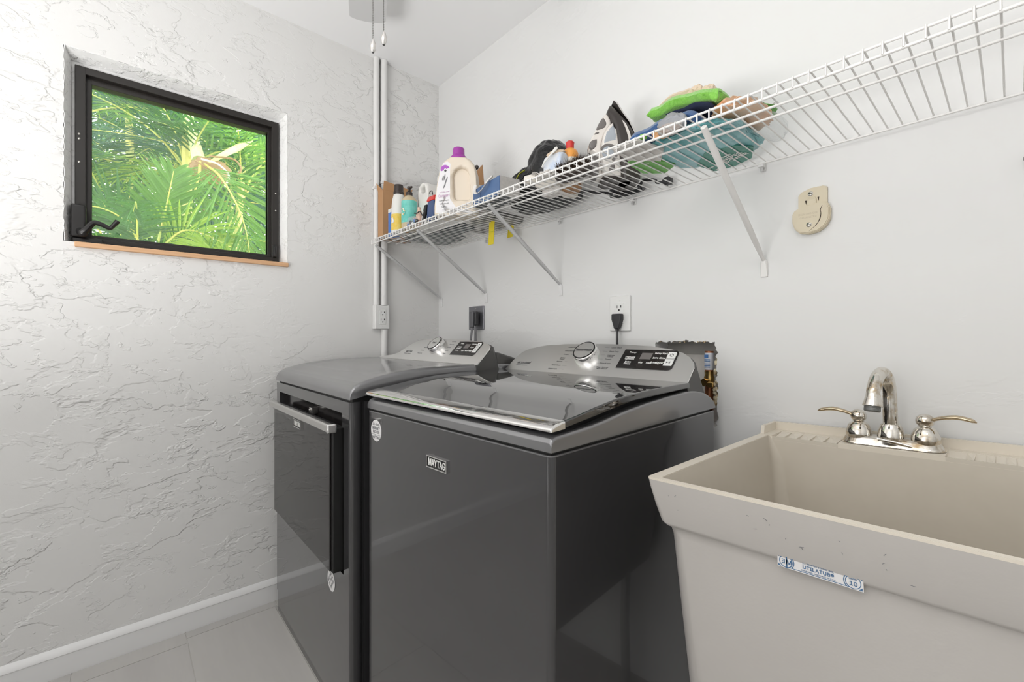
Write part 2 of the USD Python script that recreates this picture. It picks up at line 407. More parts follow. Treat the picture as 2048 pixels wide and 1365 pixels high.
# window pane: clear with a fresnel sheen and a faint dust film
MATS['pane_glass'] = usdkit.material(stage, '/World/Looks/pane_glass', {'t': ('transparent_bsdf', dict(color=(0.97, 0.98, 0.97))), 'g': ('glossy_bsdf', dict(color=(1, 1, 1), roughness=0.0)), 'f': ('fresnel', dict(IOR=1.45)), 'm': ('mix_closure', {}), 'd': ('diffuse_bsdf', dict(color=(0.8, 0.85, 0.85))), 'tl': ('translucent_bsdf', dict(color=(0.8, 0.86, 0.88))), 'a': ('add_closure', {}), 'm2': ('mix_closure', dict(fac=0.02))}, [('f.fac', 'm.fac'), ('t.BSDF', 'm.closure1'), ('g.BSDF', 'm.closure2'), ('m.closure', 'm2.closure1'), ('tl.BSDF', 'm2.closure2')], surface='m2.closure')


def struct(name, mesh, m, smooth=30):
    path = numbered('/World/' + name)
    usdkit.mesh(stage, path, mesh, MATS[m], smooth=smooth)
    p = stage.GetPrimAtPath(path); p.SetCustomDataByKey('kind', 'structure')
    return path


def sub(path, name, mesh, m, smooth=30, label=None):
    q = numbered(path + '/' + name)
    usdkit.mesh(stage, q, mesh, MATS[m], smooth=smooth)
    if label: stage.GetPrimAtPath(q).SetCustomDataByKey('label', label)
    return q


# ------------------------------------------------------------------ the room
XR, YF, ZC = 3.25, -2.80, 2.325
WY0, WY1, WZ0, WZ1 = -1.352, -0.713, 1.343, 1.951

wl = sbox(YF - 0.12, 0, 0.12, ZC).difference(sbox(WY0, WZ0, WY1, WZ1))
struct('wall_left', extr(wl, 0.16, (0, 0, 0), (0, 1, 0), (0, 0, 1), (-1, 0, 0)), 'plaster_rough')

# back wall with the rough hole cut for the washer valves
def ragged(pts, step=0.006, amp=0.0022, seed=3):
    r = np.random.default_rng(seed); ring = np.array(Polygon(pts).exterior.coords); out = []
    for a, b in zip(ring[:-1], ring[1:]):
        k = max(1, int(np.linalg.norm(b - a) / step))
        for t in np.arange(k) / k: out.append(a + (b - a) * t + r.normal(0, amp, 2))
    return Polygon(out).buffer(0)


hole = ragged([(1.221, 0.80), (1.221, 1.012), (1.225, 1.031), (1.37, 1.031), (1.402, 1.030), (1.409, 1.015), (1.411, 0.96), (1.413, 0.80)])
wb = sbox(-0.12, 0, XR + 0.12, ZC).difference(hole)
wpath = struct('wall_back', extr(wb, 0.14, (0, 0, 0), (1, 0, 0), (0, 0, 1), (0, 1, 0)), 'plaster_smooth')
sub(wpath, 'recess_lining', cat(box(1.19, 1.45, 0.075, 0.085, 0.78, 1.06), box(1.19, 1.2, 0.014, 0.08, 0.78, 1.06), box(1.19, 1.45, 0.0141, 0.08, 1.05, 1.06), box(1.435, 1.445, 0.0141, 0.08, 0.78, 1.06)), 'recess_grey', label='grey lining of the rough hole in the wall')
sub(wpath, 'recess_panel', box(1.24, 1.40, 0.066, 0.075, 0.80, 0.992), 'paper_white')
chips = []
rr = np.random.default_rng(11)
for k in range(40):
    z = rr.uniform(0.86, 0.985); s = rr.uniform(0.0025, 0.0065)
    c = trimesh.creation.icosphere(1, s); c.apply_scale((1.0, 0.8, 1.4)); c.apply_translation((1.4105 - rr.uniform(0, 0.010), rr.uniform(0.002, 0.03), z)); chips.append(noisy(c, s * 0.3, 200, k))
for k in range(14):
    s = rr.uniform(0.0015, 0.003); c = trimesh.creation.icosphere(1, s); c.apply_translation((rr.uniform(1.225, 1.4), rr.uniform(0.0, 0.006), 1.031 + rr.uniform(-0.002, 0.002))); chips.append(c)
p = sub(wpath, 'crumbled_edge', cat(*chips), 'gypsum', label='crumbling plaster along the edge of the hole')
stage.GetPrimAtPath(p).SetCustomDataByKey('kind', 'stuff')

wf = sbox(-0.12, 0, XR + 0.12, ZC).difference(sbox(1.08, -0.1, 1.92, 2.06))
struct('wall_front', extr(wf, 0.12, (0, YF, 0), (1, 0, 0), (0, 0, 1), (0, -1, 0)), 'plaster_smooth')
struct('wall_right', box(XR, XR + 0.12, YF - 0.12, 0.12, 0, ZC), 'plaster_smooth')
struct('ceiling', box(-0.36, XR + 0.12, YF - 0.12, 0.14, ZC, ZC + 0.12), 'ceiling_paint')  # runs outside as an unseen eave placed to keep sun off the window
hs = [box(.78, .90, -3.8, YF - .12, 0, 2.5), box(2.10, 2.22, -3.8, YF - .12, 0, 2.5), box(.78, 2.22, -3.92, -3.80, -.1, 2.5), box(.78, 2.22, -3.92, YF - .12, 2.4, 2.5), box(.78, 2.22, -3.92, YF - .1, -.08, -.001)]
struct('added_light_shell', cat(*hs), 'plaster_smooth')  # added shell round the doorway light, keeping sky and sun out
dj = cat(box(1.02, 1.08, YF - 0.005, YF + 0.014, 0, 2.12), box(1.92, 1.98, YF - 0.005, YF + 0.014, 0, 2.12), box(1.08, 1.92, YF - 0.005, YF + 0.014, 2.06, 2.12))
struct('door_1', dj, 'door_paint')  # trim of the unseen doorway placed to light the room from behind

fl = struct('floor', box(-0.16, XR + 0.12, YF - 0.2, 0.14, -0.08, -0.0022), 'grout')
row, k = -1.048, 0
ys = np.arange(-1.048 - 0.2855 * 7, 0.2, 0.2855)
for i, y0 in enumerate(ys):
    off = 0.083 if abs(y0 + 1.3335) < 0.01 else (0.083 + 0.36 * (i % 3) + 0.21)
    for x0 in np.arange(off - 0.6 * 3, XR, 0.6):
        a, b = max(x0 + 0.0011, -0.0), min(x0 + 0.6 - 0.0011, XR)
        c, d = max(y0 + 0.0011, YF - 0.1), min(y0 + 0.2855 - 0.0011, 0.0)
        if b - a > 0.01 and d - c > 0.01:
            sub(fl, 'tile', box(a, b, c, d, -0.006, 0.0), 'tile_a' if (i + int(x0 * 7)) % 2 else 'tile_b')

bb = Polygon([(0, 0), (0.012, 0), (0.013, 0.008), (0.012, 0.064), (0.014, 0.066), (0.0135, 0.070), (0.009, 0.078), (0.002, 0.086), (0, 0.087)])
struct('baseboard_left', extr(bb, abs(YF), (0, YF, 0), (1, 0, 0), (0, 0, 1), (0, 1, 0)), 'trim_paint')
struct('baseboard_front', cat(box(0.013, 1.02, YF, YF + 0.012, 0, 0.08), box(1.98, XR, YF, YF + 0.012, 0, 0.08)), 'trim_paint')
struct('baseboard_right', box(XR - 0.012, XR, YF + 0.012, 0, 0, 0.08), 'trim_paint')

# window: splayed reveal, black frame, sash, pane, crank, latch, wooden sill
FX, FY0, FY1, FZ0, FZ1 = -0.06, -1.330, -0.733, 1.352, 1.922
win = '/World/window_1'
UsdGeom.Xform.Define(stage, win)
stage.GetPrimAtPath(win).SetCustomDataByKey('kind', 'structure')
fr = hull([(0.001, y, z) for y in (WY0 + .001, WY1 - .001) for z in (WZ0 - 0.01, WZ1 - .001)], [(FX - 0.001, y, z) for y in (FY0 - 0.006, FY1 + 0.003) for z in (WZ0 - 0.01, FZ1 + 0.012)])
rv = manif(box(FX - 0.02, 0.0005, WY0, WY1, WZ0 - 0.0, WZ1)) - manif(fr) - manif(box(-0.1, FX, FY0 + 0.004, FY1 - 0.004, WZ0 - 0.01, FZ1 - 0.004))
rvm = rv.refine_to_length(0.012).to_mesh()
rv = trimesh.Trimesh(rvm.vert_properties[:, :3], rvm.tri_verts)
rvn = np.array(rv.vertices); inside = rvn[:, 0] > -0.03
rvn[inside] += (meshkit.noise(rvn[inside] * 60, 4)[:, None] - 0.5) * np.array([0.003, 0.004, 0.004]); rv.vertices = rvn
sub(win, 'reveal', rv, 'reveal_paint_daylit', 40, 'splayed plaster reveal painted white, made paler for the daylight on it')


def ring(y0, y1, z0, z1, w, xa, xb, wb=None, wt=None):
    o = sbox(y0, z0, y1, z1).difference(sbox(y0 + w, z0 + (wb or w), y1 - w, z1 - (wt or w)))
    return extr(o, xa - xb, (xb, 0, 0), (0, 1, 0), (0, 0, 1), (1, 0, 0))


def bars(path, name, y0, y1, z0, z1, w, xa, xb, m, wb=None, wt=None):
    wb, wt = wb or w, wt or w
    for q in (rbox(xb, xa, y0, y0 + w, z0, z1, .002), rbox(xb, xa, y1 - w, y1, z0, z1, .002), rbox(xb, xa, y0 + w - .002, y1 - w + .002, z0, z0 + wb, .002), rbox(xb, xa, y0 + w - .002, y1 - w + .002, z1 - wt, z1, .002)):
        sub(path, name, q, m)


bars(win, 'frame', FY0, FY1, FZ0, FZ1, 0.026, FX + 0.012, FX - 0.03, 'black_frame', wt=0.024, wb=0.016)
bars(win, 'sash', FY0 + 0.022, FY1 - 0.020, FZ0 + 0.012, FZ1 - 0.02, 0.017, FX - 0.008, FX - 0.045, 'black_frame', wt=0.024)
sub(win, 'glazing_bead', ring(FY0 + 0.0365, FY1 - 0.034, FZ0 + 0.027, FZ1 - 0.04, 0.003, FX - 0.014, FX - 0.03), 'black_frame_gloss')
sub(win, 'outer_ledge', box(-0.20, FX - 0.05, FY0 + 0.03, FY1 - 0.03, 1.352, 1.384), 'white_bead')
sub(win, 'pane', box(FX - 0.034, FX - 0.031, FY0 + 0.036, FY1 - 0.034, FZ0 + 0.026, FZ1 - 0.04), 'pane_glass')
for z in (1.70, 1.685, 1.61): sub(win, 'screw', lathe([(0, 0), (.003, 0), (.003, .001), (.0015, .0018), (0, .0019)], (FX + 0.012, FY0 + 0.010, z), (1, 0, 0), 12), 'screw_metal')
for z in (1.63, 1.56): sub(win, 'screw', lathe([(0, 0), (.003, 0), (.003, .001), (.0015, .0018), (0, .0019)], (FX + 0.012, FY1 - 0.012, z), (1, 0, 0), 12), 'screw_metal')
sub(win, 'crank_housing', cat(rbox(-0.055, -0.012, -1.338, -1.302, 1.362, 1.466, 0.006, 2), rbox(-0.05, -0.02, -1.335, -1.262, 1.344, 1.362, 0.004), hull(trimesh.creation.icosphere(2, 0.013).vertices + (-0.03, -1.318, 1.385), trimesh.creation.icosphere(2, 0.012).vertices + (0.004, -1.308, 1.372))), 'black_frame_gloss')
arm = bez([(0.006, -1.310, 1.373), (0.012, -1.300, 1.384), (0.018, -1.284, 1.405), (0.02, -1.268, 1.405), (0.022, -1.247, 1.395), (0.026, -1.240, 1.399)], 30)
sub(win, 'crank_handle', cat(tube(arm, np.linspace(0.010, 0.0055, len(arm)), 10), tube([(0.026, -1.243, 1.394), (0.026, -1.234, 1.408), (0.026, -1.226, 1.420)], [0.0058, 0.0066, 0.0075], 10)), 'black_frame_gloss')
sub(win, 'latch', cat(rbox(FX + 0.011, FX + 0.02, -0.758, -0.742, 1.368, 1.420, 0.003), rbox(FX + 0.018, FX + 0.03, -0.754, -0.746, 1.372, 1.412, 0.003)), 'black_frame_gloss')
sub(win, 'sill', rbox(-0.075, 0.014, -1.327, -0.712, 1.327, 1.3432, 0.002), 'wood_sill', label='bare wooden sill strip')
sub(win, 'spider_thread', tube(bez([(-0.09, -1.10, 1.884), (-0.088, -1.098, 1.875), (-0.09, -1.094, 1.865)], 8), 0.0012, 5), 'dust')

# added housing and stand for the upward fill light behind the camera
t = Thing('added_fill_box', 'added black fill light box turned up to the ceiling behind the camera', 'lamp', (1.42, -2.22, 0))
t.part('hood', loft([np.c_[np.array(sbox(1.42 - w, -2.22 - h, 1.42 + w, -2.22 + h).exterior.coords)[:-1], np.full(4, z)] for w, h, z in ((.06, .06, .52), (.565, .44, .815), (.558, .433, .815), (.555, .43, .795), (.05, .05, .53))]), 'rubber_black', smooth=False)
t.part('stand', tube([(1.42, -2.22, .30), (1.42, -2.22, .53)], .016, 14), 'rubber_grey')
for k_ in range(3):
    a_ = k_ * 2.094; t.part('leg', tube([(1.42, -2.22, .32), (1.42 + .34 * math.cos(a_), -2.22 + .34 * math.sin(a_), .011)], .010, 10), 'rubber_grey')

# ------------------------------------------------------------------ pipes and sockets on the walls
CL = ['white painted conduit running from the ceiling into the top left of the surface socket', 'white painted conduit running from the ceiling into the top right of the surface socket', 'white painted conduit running from the surface socket down behind the dryer']
for i, (y, za, zb, r) in enumerate(((-0.3415, 1.1905, ZC - 0.001, 0.0130), (-0.3055, 1.1905, ZC - 0.001, 0.0150), (-0.3035, 0.001, 1.0795, 0.0145))):
    t = Thing('conduit', CL[i], 'pipe', (0, y, za), group='conduits in the corner')
    t.part('pipe', tube(bez([(r + .0004, y, za), (r + .0004, y + .001, za + (zb - za) * .4), (r + .0012, y - .0008, za + (zb - za) * .8), (r + .0012, y, zb)], 24), r, 14), 'pipe_paint')
    for z in ((1.72,) if i == 0 else (1.75,) if i == 1 else (0.75,)):
        t.part('strap', rbox(0.0005, 2 * r + .0015, y - r - .0022, y + r + .0022, z, z + 0.012, 0.002), 'pipe_paint')


def duplex(t, o, ex, ez, plate_w, plate_h, pm='white_plastic', depth=0.006, faces=True):
    """o: centre of the plate on the wall; ex to the right, ez outward"""
    up = V(0, 0, 1); ex, ez = V(*ex), V(*ez); o = V(*o)
    pl = rbox(-plate_w / 2, plate_w / 2, -plate_h / 2, plate_h / 2, -0.001, depth, 0.0028, 2)
    t.part('cover_plate', mapped(pl, o, ex, up, ez), pm)
    if not faces: return
    rec = t.part('receptacle', mapped(rbox(-0.0168, 0.0168, -0.0335, 0.0335, 0, depth + 0.0022, 0.002), o, ex, up, ez), 'white_plastic')
    for dz in (0.0165, -0.0165):
        q = [box(-0.0085, -0.0065, dz + 0.001, dz + 0.0095, depth, depth + 0.0025), box(0.0060, 0.0085, dz + 0.002, dz + 0.0095, depth, depth + 0.0025), lathe([(0, 0), (0.0028, 0), (0.0028, 0.0025), (0, 0.0025)], (0, dz - 0.0055, depth), (0, 0, 1), 12)]
        t.part('slots', mapped(cat(*q), o, ex, up, ez), 'slot_black', parent=rec)
    for dz in (0.042, -0.042):
        t.part('screw', mapped(lathe([(0, 0), (.0028, 0), (.0028, .0008), (0, .0012)], (0, dz, depth - 0.0002), (0, 0, 1), 12), o, ex, up, ez), pm)


t = Thing('wall_outlet', 'white surface-mounted socket box at the foot of the two conduits by the dryer', 'outlet', (0, -0.320, 1.08))
t.part('box', rbox(0.0005, 0.026, -0.3545, -0.2855, 1.08, 1.19, 0.003), 'white_plastic')
duplex(t, (0.026, -0.320, 1.135), (0, 1, 0), (1, 0, 0), 0.068, 0.108)
t = Thing('wall_outlet', 'ivory-white wall socket with black plug, above the washer console', 'outlet', (1.102, 0, 1.12))
duplex(t, (1.102, 0, 1.1205), (1, 0, 0), (0, -1, 0), 0.077, 0.114, depth=0.009)
t = Thing('dryer_outlet', 'dark metal wall socket plate with a dryer plug in it', 'outlet', (0.326, 0, 1.13))
duplex(t, (0.326, 0, 1.1305), (1, 0, 0), (0, -1, 0), 0.11, 0.107, 'outlet_metal', 0.008, faces=False)
t.part('receptacle', lathe([(0, 0), (0.027, 0), (0.027, 0.012), (0.022, 0.014), (0, 0.014)], (0.326, -0.006, 1.135), (0, -1, 0), 28), 'rubber_black')
for dz in (0.042, -0.042):
    t.part('screw', lathe([(0, 0), (.003, 0), (.003, .001), (0, .0014)], (0.326, -0.0078, 1.1305 + dz), (0, -1, 0), 12), 'screw_metal')

t = Thing('power_plug', 'black angled plug with a cord dropping behind the washer console', 'plug', (1.102, -0.012, 1.10))
t.part('plug_body', hull(rbox(1.084, 1.121, -0.030, -0.0115, 1.098, 1.119, 0.004), rbox(1.094, 1.111, -0.030, -0.014, 1.070, 1.080, 0.003)), 'rubber_black')
t.part('strain_relief', tube([(1.1025, -0.022, 1.075), (1.1025, -0.022, 1.064)], [0.0068, 0.0055], 12), 'rubber_black')
t.part('cord', tube(bez([(1.1025, -0.022, 1.068), (1.104, -0.024, 1.03), (1.103, -0.022, 0.98), (1.10, -0.02, 0.86), (1.08, -0.02, 0.75)], 30), 0.0042, 10), 'rubber_black')
t = Thing('power_plug', 'thick grey right-angle dryer plug in the dark metal socket', 'plug', (0.33, -0.02, 1.12))
t.part('plug_body', hull(rbox(0.320, 0.352, -0.044, -0.0205, 1.13, 1.160, 0.006, 2), rbox(0.322, 0.348, -0.042, -0.0205, 1.086, 1.098, 0.005, 2)), 'rubber_grey')
t.part('grip', rbox(0.352, 0.368, -0.040, -0.0205, 1.095, 1.156, 0.005, 2), 'rubber_black')
t.part('cord', tube(bez([(0.334, -0.033, 1.09), (0.332, -0.038, 1.05), (0.325, -0.045, 0.98), (0.32, -0.06, 0.85)], 20), 0.0065, 10, flat=0.7), 'cord_grey')
t.part('cord', tube(bez([(0.352, -0.030, 1.105), (0.353, -0.03, 1.05), (0.351, -0.03, 0.98), (0.35, -0.03, 0.85)], 20), 0.0055, 10), 'cord_grey', label='lighter cord beside the plug')

# valve in the wall hole
t = Thing('water_valve', 'brass valve and copper pipe with a white tag in the wall hole', 'valve', (1.376, 0.03, 0.80))
t.part('pipe', tube([(1.376, 0.03, 0.80), (1.376, 0.03, 1.005)], 0.0115, 16), 'copper')
tg = t.part('tag', lathe([(0.0117, 0.952), (0.0121, 0.952), (0.0121, 1.0), (0.0117, 1.0)], (1.376, 0.03, 0), (0, 0, 1), 24), 'tag_paper')
t.part('print', cat(box(1.368, 1.379, 0.0172, 0.0182, 0.985, 0.995), *[box(1.368, 1.384, 0.0172, 0.0182, z, z + 0.0018) for z in (0.980, 0.976, 0.968, 0.963, 0.959)]), 'blue_print', parent=tg)
t.part('valve_body', cat(lathe([(0, .905), (.011, .905), (.014, .915), (.014, .93), (.012, .935), (.0125, .948), (0, .948)], (1.376, 0.03, 0)), tube([(1.376, 0.03, .918), (1.376, 0.004, .918)], .008, 12), lathe([(0, 0), (.011, 0), (.011, .008), (0, .008)], (1.376, 0.004, .918), (0, -1, 0), 6)), 'brass')
t.part('handle', rbox(1.384, 1.402, -0.004, 0.012, 0.905, 0.921, 0.004, 2), 'brass')

# ivory hanger plate on the wall
t = Thing('wall_hanger', 'ivory plastic hanger bracket screwed to the back wall, cracked at its edge', 'hanger', (1.634, 0, 1.34))
top = Polygon([(1.609, 1.345), (1.609, 1.378), (1.614, 1.385), (1.632, 1.391), (1.656, 1.391), (1.662, 1.388), (1.662, 1.345)]).buffer(0.002, quad_segs=3)
t.part('plate', extr(top, 0.009, (0, 0, 0), (1, 0, 0), (0, 0, 1), (0, -1, 0)), 'ivory')
lo = Polygon([(1.600, 1.344), (1.612, 1.350), (1.655, 1.356), (1.666, 1.350), (1.671, 1.338), (1.670, 1.314), (1.662, 1.299), (1.648, 1.289), (1.630, 1.286), (1.612, 1.290), (1.601, 1.301), (1.596, 1.318), (1.596, 1.336)]).buffer(0.001, quad_segs=3)
bodym = cat(*[extr(lo.buffer(-ins), 0.004, (0, -yy, 0), (1, 0, 0), (0, 0, 1), (0, -1, 0)) for yy, ins in ((0, 0.0008), (0.004, 0), (0.008, 0.0003), (0.0115, 0.0016), (0.0135, 0.0034))])
body = t.part('tray', bodym, 'ivory')
t.part('hook', hull(rbox(1.625, 1.644, -0.013, -0.008, 1.352, 1.366, 0.002), rbox(1.628, 1.641, -0.010, -0.008, 1.366, 1.372, 0.001)), 'ivory')
for x, z in ((1.6225, 1.3655), (1.6475, 1.3690)):
    t.part('slot', extr(Polygon([(x - .0018, z), (x + .0018, z), (x + .0008, z - .010)]), 0.0004, (0, -0.0091, 0), (1, 0, 0), (0, 0, 1), (0, -1, 0)), 'crack_brown')
for (x, z, y) in ((1.632, 1.3795, -0.009), (1.631, 1.306, -0.0172)):
    s = t.part('screw', lathe([(0, 0), (.0055, 0), (.0055, .0008), (.003, .0022), (0, .0026)], (x, y, z), (0, -1, 0), 20), 'screw_metal')
    t.part('screw_slot', box(x - .0042, x + .0042, y - .0030, y - .0012, z - .0007, z + .0007), 'crack_brown', parent=s)
cr = bez([(1.657, 0, 1.346), (1.6535, 0, 1.337), (1.6545, 0, 1.328), (1.652, 0, 1.315), (1.645, 0, 1.303), (1.637, 0, 1.296), (1.631, 0, 1.291)], 40)
crw = np.interp(np.linspace(0, 1, len(cr)), [0, .15, .3, .45, .6, .8, 1], [.0003, .0008, .0006, .0011, .0008, .0007, .0002])
t.part('crack', extr(Polygon([(a[0] - w, a[2]) for a, w in zip(cr, crw)] + [(a[0] + w, a[2]) for a, w in zip(cr[::-1], crw[::-1])]).buffer(0), 0.0006, (0, -0.0171, 0), (1, 0, 0), (0, 0, 1), (0, -1, 0)), 'crack_brown', parent=body)
for k, s in enumerate(('IRON HANGER', 'ORGANIZER')):
    t.part('embossing', text(s, 0.0042, (1.629, -0.0173, 1.332 - 0.008 * k), (1, 0, 0), (0, 0, 1), 0.0004), 'ivory_mark', parent=body)
t = Thing('wall_nail', 'small bare nail in the back wall behind the empty stretch of shelf', 'nail', (1.557, 0, 1.615))
t.part('shank', tube([(1.557, 0.001, 1.615), (1.557, -0.014, 1.618)], 0.0012, 8), 'screw_metal')
t.part('head', lathe([(0, 0), (.0032, 0), (.0032, .001), (0, .0012)], (1.557, -0.014, 1.618), (0, -1, 0.2), 12), 'screw_metal')
t = Thing('wall_hook', 'small grey round hook on the back wall at the right edge of the photo', 'hook', (1.966, 0, 1.362))
t.part('stem', tube([(1.966, 0.001, 1.362), (1.966, -0.012, 1.362)], 0.004, 12), 'lamp_grey')
t.part('head', lathe([(0, 0), (.007, .001), (.0085, .004), (.007, .008), (0, .009)], (1.966, -0.01, 1.362), (0, -1, 0), 20), 'cord_grey')

# low-profile ceiling fan: one blade's end and two pull chains reach into the view
FC = V(0.905, -0.767, 0)
t = Thing('ceiling_fan', 'white low-profile ceiling fan, one blade end and two beaded pull chains in view', 'fan', (FC[0], FC[1], 1.74))
t.part('motor_housing', lathe([(0, 2.195), (.07, 2.195), (.105, 2.21), (.115, 2.235), (.115, 2.275), (.085, 2.30), (.08, 2.3249), (0, 2.3249)], FC, n=48), 'lamp_grey', smooth=40)
t.part('switch_housing', lathe([(0, 2.118), (.045, 2.118), (.056, 2.126), (.058, 2.19), (.05, 2.1955), (0, 2.1955)], FC, n=40), 'lamp_grey', smooth=40)
b0 = math.atan2(0.397, -0.918)
bl = sbox(.16, -.064, .585, .064).union(affinity.scale(Point(.585, 0).buffer(1.0, quad_segs=12), .020, .064)).buffer(-.012).buffer(.012)
for k_ in range(5):
    a_ = b0 + k_ * 2 * math.pi / 5; er = V(math.cos(a_), math.sin(a_), 0); et = V(-math.sin(a_) * .999, math.cos(a_) * .999, -.045)
    t.part('blade', mapped(trimesh.creation.extrude_polygon(bl, .006, engine='earcut'), FC + V(0, 0, 2.222), er, et), 'lamp_grey')
    t.part('blade_iron', mapped(box(.10, .21, -.022, .022, .006, .010), FC + V(0, 0, 2.222), er, et), 'lamp_grey')
for (x, y, zb) in ((0.913, -0.758, 1.7385), (0.930, -0.738, 1.7570)):
    ch = t.part('pull_chain', tube([(x, y, zb + 0.032), (x, y, 2.119)], 0.0004, 6), 'chain_metal')
    beads = []
    for z in np.arange(zb + 0.034, 2.118, 0.0040):
        b = trimesh.creation.icosphere(1, 0.0014); b.apply_translation((x, y, z)); beads.append(b)
    t.part('beads', cat(*beads), 'chain_metal', parent=ch)
    t.part('pull', lathe([(0, 0), (.0035, .0005), (.0056, .005), (.0068, .0115), (.0064, .018), (.0042, .026), (.0014, .032), (0, .0335)], (x, y, zb), (0.10, 0, 1), 20), 'pull_nickel', parent=ch)
    t.part('pull_tip', lathe([(0, 0), (.0024, 0), (.0027, .0014), (0, .0024)], (x, y, zb - 0.001), (0.10, 0, 1), 12), 'screw_dark', parent=ch)

# unseen panel lamp behind the camera, placed to light floor and lower walls
t = Thing('unseen_ceiling_panel', 'flat white light panel out of view behind the camera, placed to light floor and lower walls', 'ceiling light', (2.05, -1.75, 2.30))
t.part('frame', cat(box(1.48, 2.62, -2.02, -1.99, 2.29, 2.325), box(1.48, 2.62, -1.51, -1.48, 2.29, 2.325), box(1.48, 1.51, -1.99, -1.51, 2.29, 2.325), box(2.59, 2.62, -1.99, -1.51, 2.29, 2.325)), 'white_plastic')
t.part('diffuser', box(1.51, 2.59, -1.99, -1.51, 2.30, 2.31), 'lens_white')

# ------------------------------------------------------------------ washer and dryer
EZ = V(0, 0, 1); EU = V(1, 0, 0)


def extr_u(prof, u0, u1):
    """prof: (v, z) outline, extruded from u0 to u1"""
    return extr(Polygon(prof), u1 - u0, (u0, 0, 0), (0, 1, 0), (0, 0, 1), (1, 0, 0))


def strip_solid(prof_top, prof_bot, u0, u1, r=0.006, du=14, recess=None):
    """curved lid: top and bottom heights over v, extruded over u with edges rounded by r"""
    v = np.unique(np.concatenate([np.linspace(prof_top[0][0], prof_top[-1][0], 40), [p[0] for p in prof_top], [prof_top[0][0] + r * k for k in (.1, .3, .6, 1)]]))
    from scipy.interpolate import PchipInterpolator as PI
    zt = PI(*np.array(prof_top).T)(v); zb = PI(*np.array(prof_bot).T)(np.clip(v, prof_bot[0][0], prof_bot[-1][0]))
    us = np.unique(np.concatenate([u0 + r * (1 - np.cos(np.linspace(0, np.pi / 2, 5))), np.linspace(u0 + r, u1 - r, du), u1 - r * (1 - np.cos(np.linspace(0, np.pi / 2, 5)))]))
    rings = []
    for u in us:
        e = min(u - u0, u1 - u); drop = r - math.sqrt(max(0, r * r - (r - min(e, r)) ** 2))
        top = zt - drop
        if recess is not None: top = top - recess(u, v)
        top = np.maximum(top, zb + 0.0005)
        rings.append(np.vstack([np.c_[np.full_like(v, u), v, top], np.c_[np.full_like(v, u), v, zb][::-1]]))
    return loft(rings)


def console(t, face, c, rear, right_u, steel='brushed_steel'):
    """sloping console: face outline (u, s) on the plane through c, solid body behind it"""
    v0, z0, v1, z1 = c; L = math.hypot(v1 - v0, z1 - z0); ey = V(0, (v1 - v0) / L, (z1 - z0) / L)
    P = Polygon(face)
    us = np.linspace(P.bounds[0] + 1e-4, P.bounds[2] - 1e-4, 60); rings = []
    for u in us:
        hit = P.intersection(sbox(u - 1e-6, -1, u + 1e-6, 1)); s = max(hit.bounds[3], 0.004)
        ft = V(u, v0, z0) + ey * s + V(0, 0.0025, -0.002); rt = ft + V(0, 0.012, -0.001)
        k = min(1.0, s / 0.10)
        rb = V(u, v0 + (rear[0] - v0) * (0.25 + 0.75 * k), rear[1] if True else 0)
        rings.append([V(u, v0 + 0.004, z0 - 0.020), V(u, v0 + 0.001, z0), ft, rt, rb, V(u, rb[1] - 0.004, z0 - 0.05)])
    t.part('console_body', loft(rings), 'console_side', smooth=25)
    fp = extr(P.buffer(-0.002).buffer(0.002, quad_segs=4), 0.004, V(0, v0, z0) + V(0, 0, 0), EU, ey)
    pl = t.part('control_panel', fp, steel, smooth=30)
    b0, b1 = P.bounds[0], P.bounds[2]
    t.part('panel_lip', tube([(b0 + .012, v0 - 0.001, z0 - 0.001), (b1 - .006, v0 - 0.001, z0 - 0.001)], 0.0042, 12), 'satin_chrome')
    n = np.cross(EU, ey)
    at = lambda u, s, h=0.0: V(u, v0, z0) + ey * s + n * (0.004 + h)
    return pl, at, ey, n


def knob(t, at, ey, n, u, s, r, label):
    c = at(u, s)
    k = t.part('dial', lathe([(0, 0), (r, 0), (r * 1.0, .004), (r * .95, .017), (r * .90, .0205), (r * .82, .0222), (0, .0222)], c, n, 48), 'chrome')
    t.part('dial_ring', lathe([(r * .80, .0222), (r * .88, .0219), (r * .88, .0230), (r * .80, .0232)], c, n, 48), 'parts_and_gap_black', parent=k)
    t.part('dial_face', lathe([(0, .0222), (r * .79, .0222), (r * .79, .0232), (0, .0236)], c, n, 40), 'brushed_steel', parent=k)
    t.part('dial_text', text(label, 0.0085, c + n * .0237, EU, ey, .0003, True, maxw=r * 1.4), 'print_dark', parent=k)


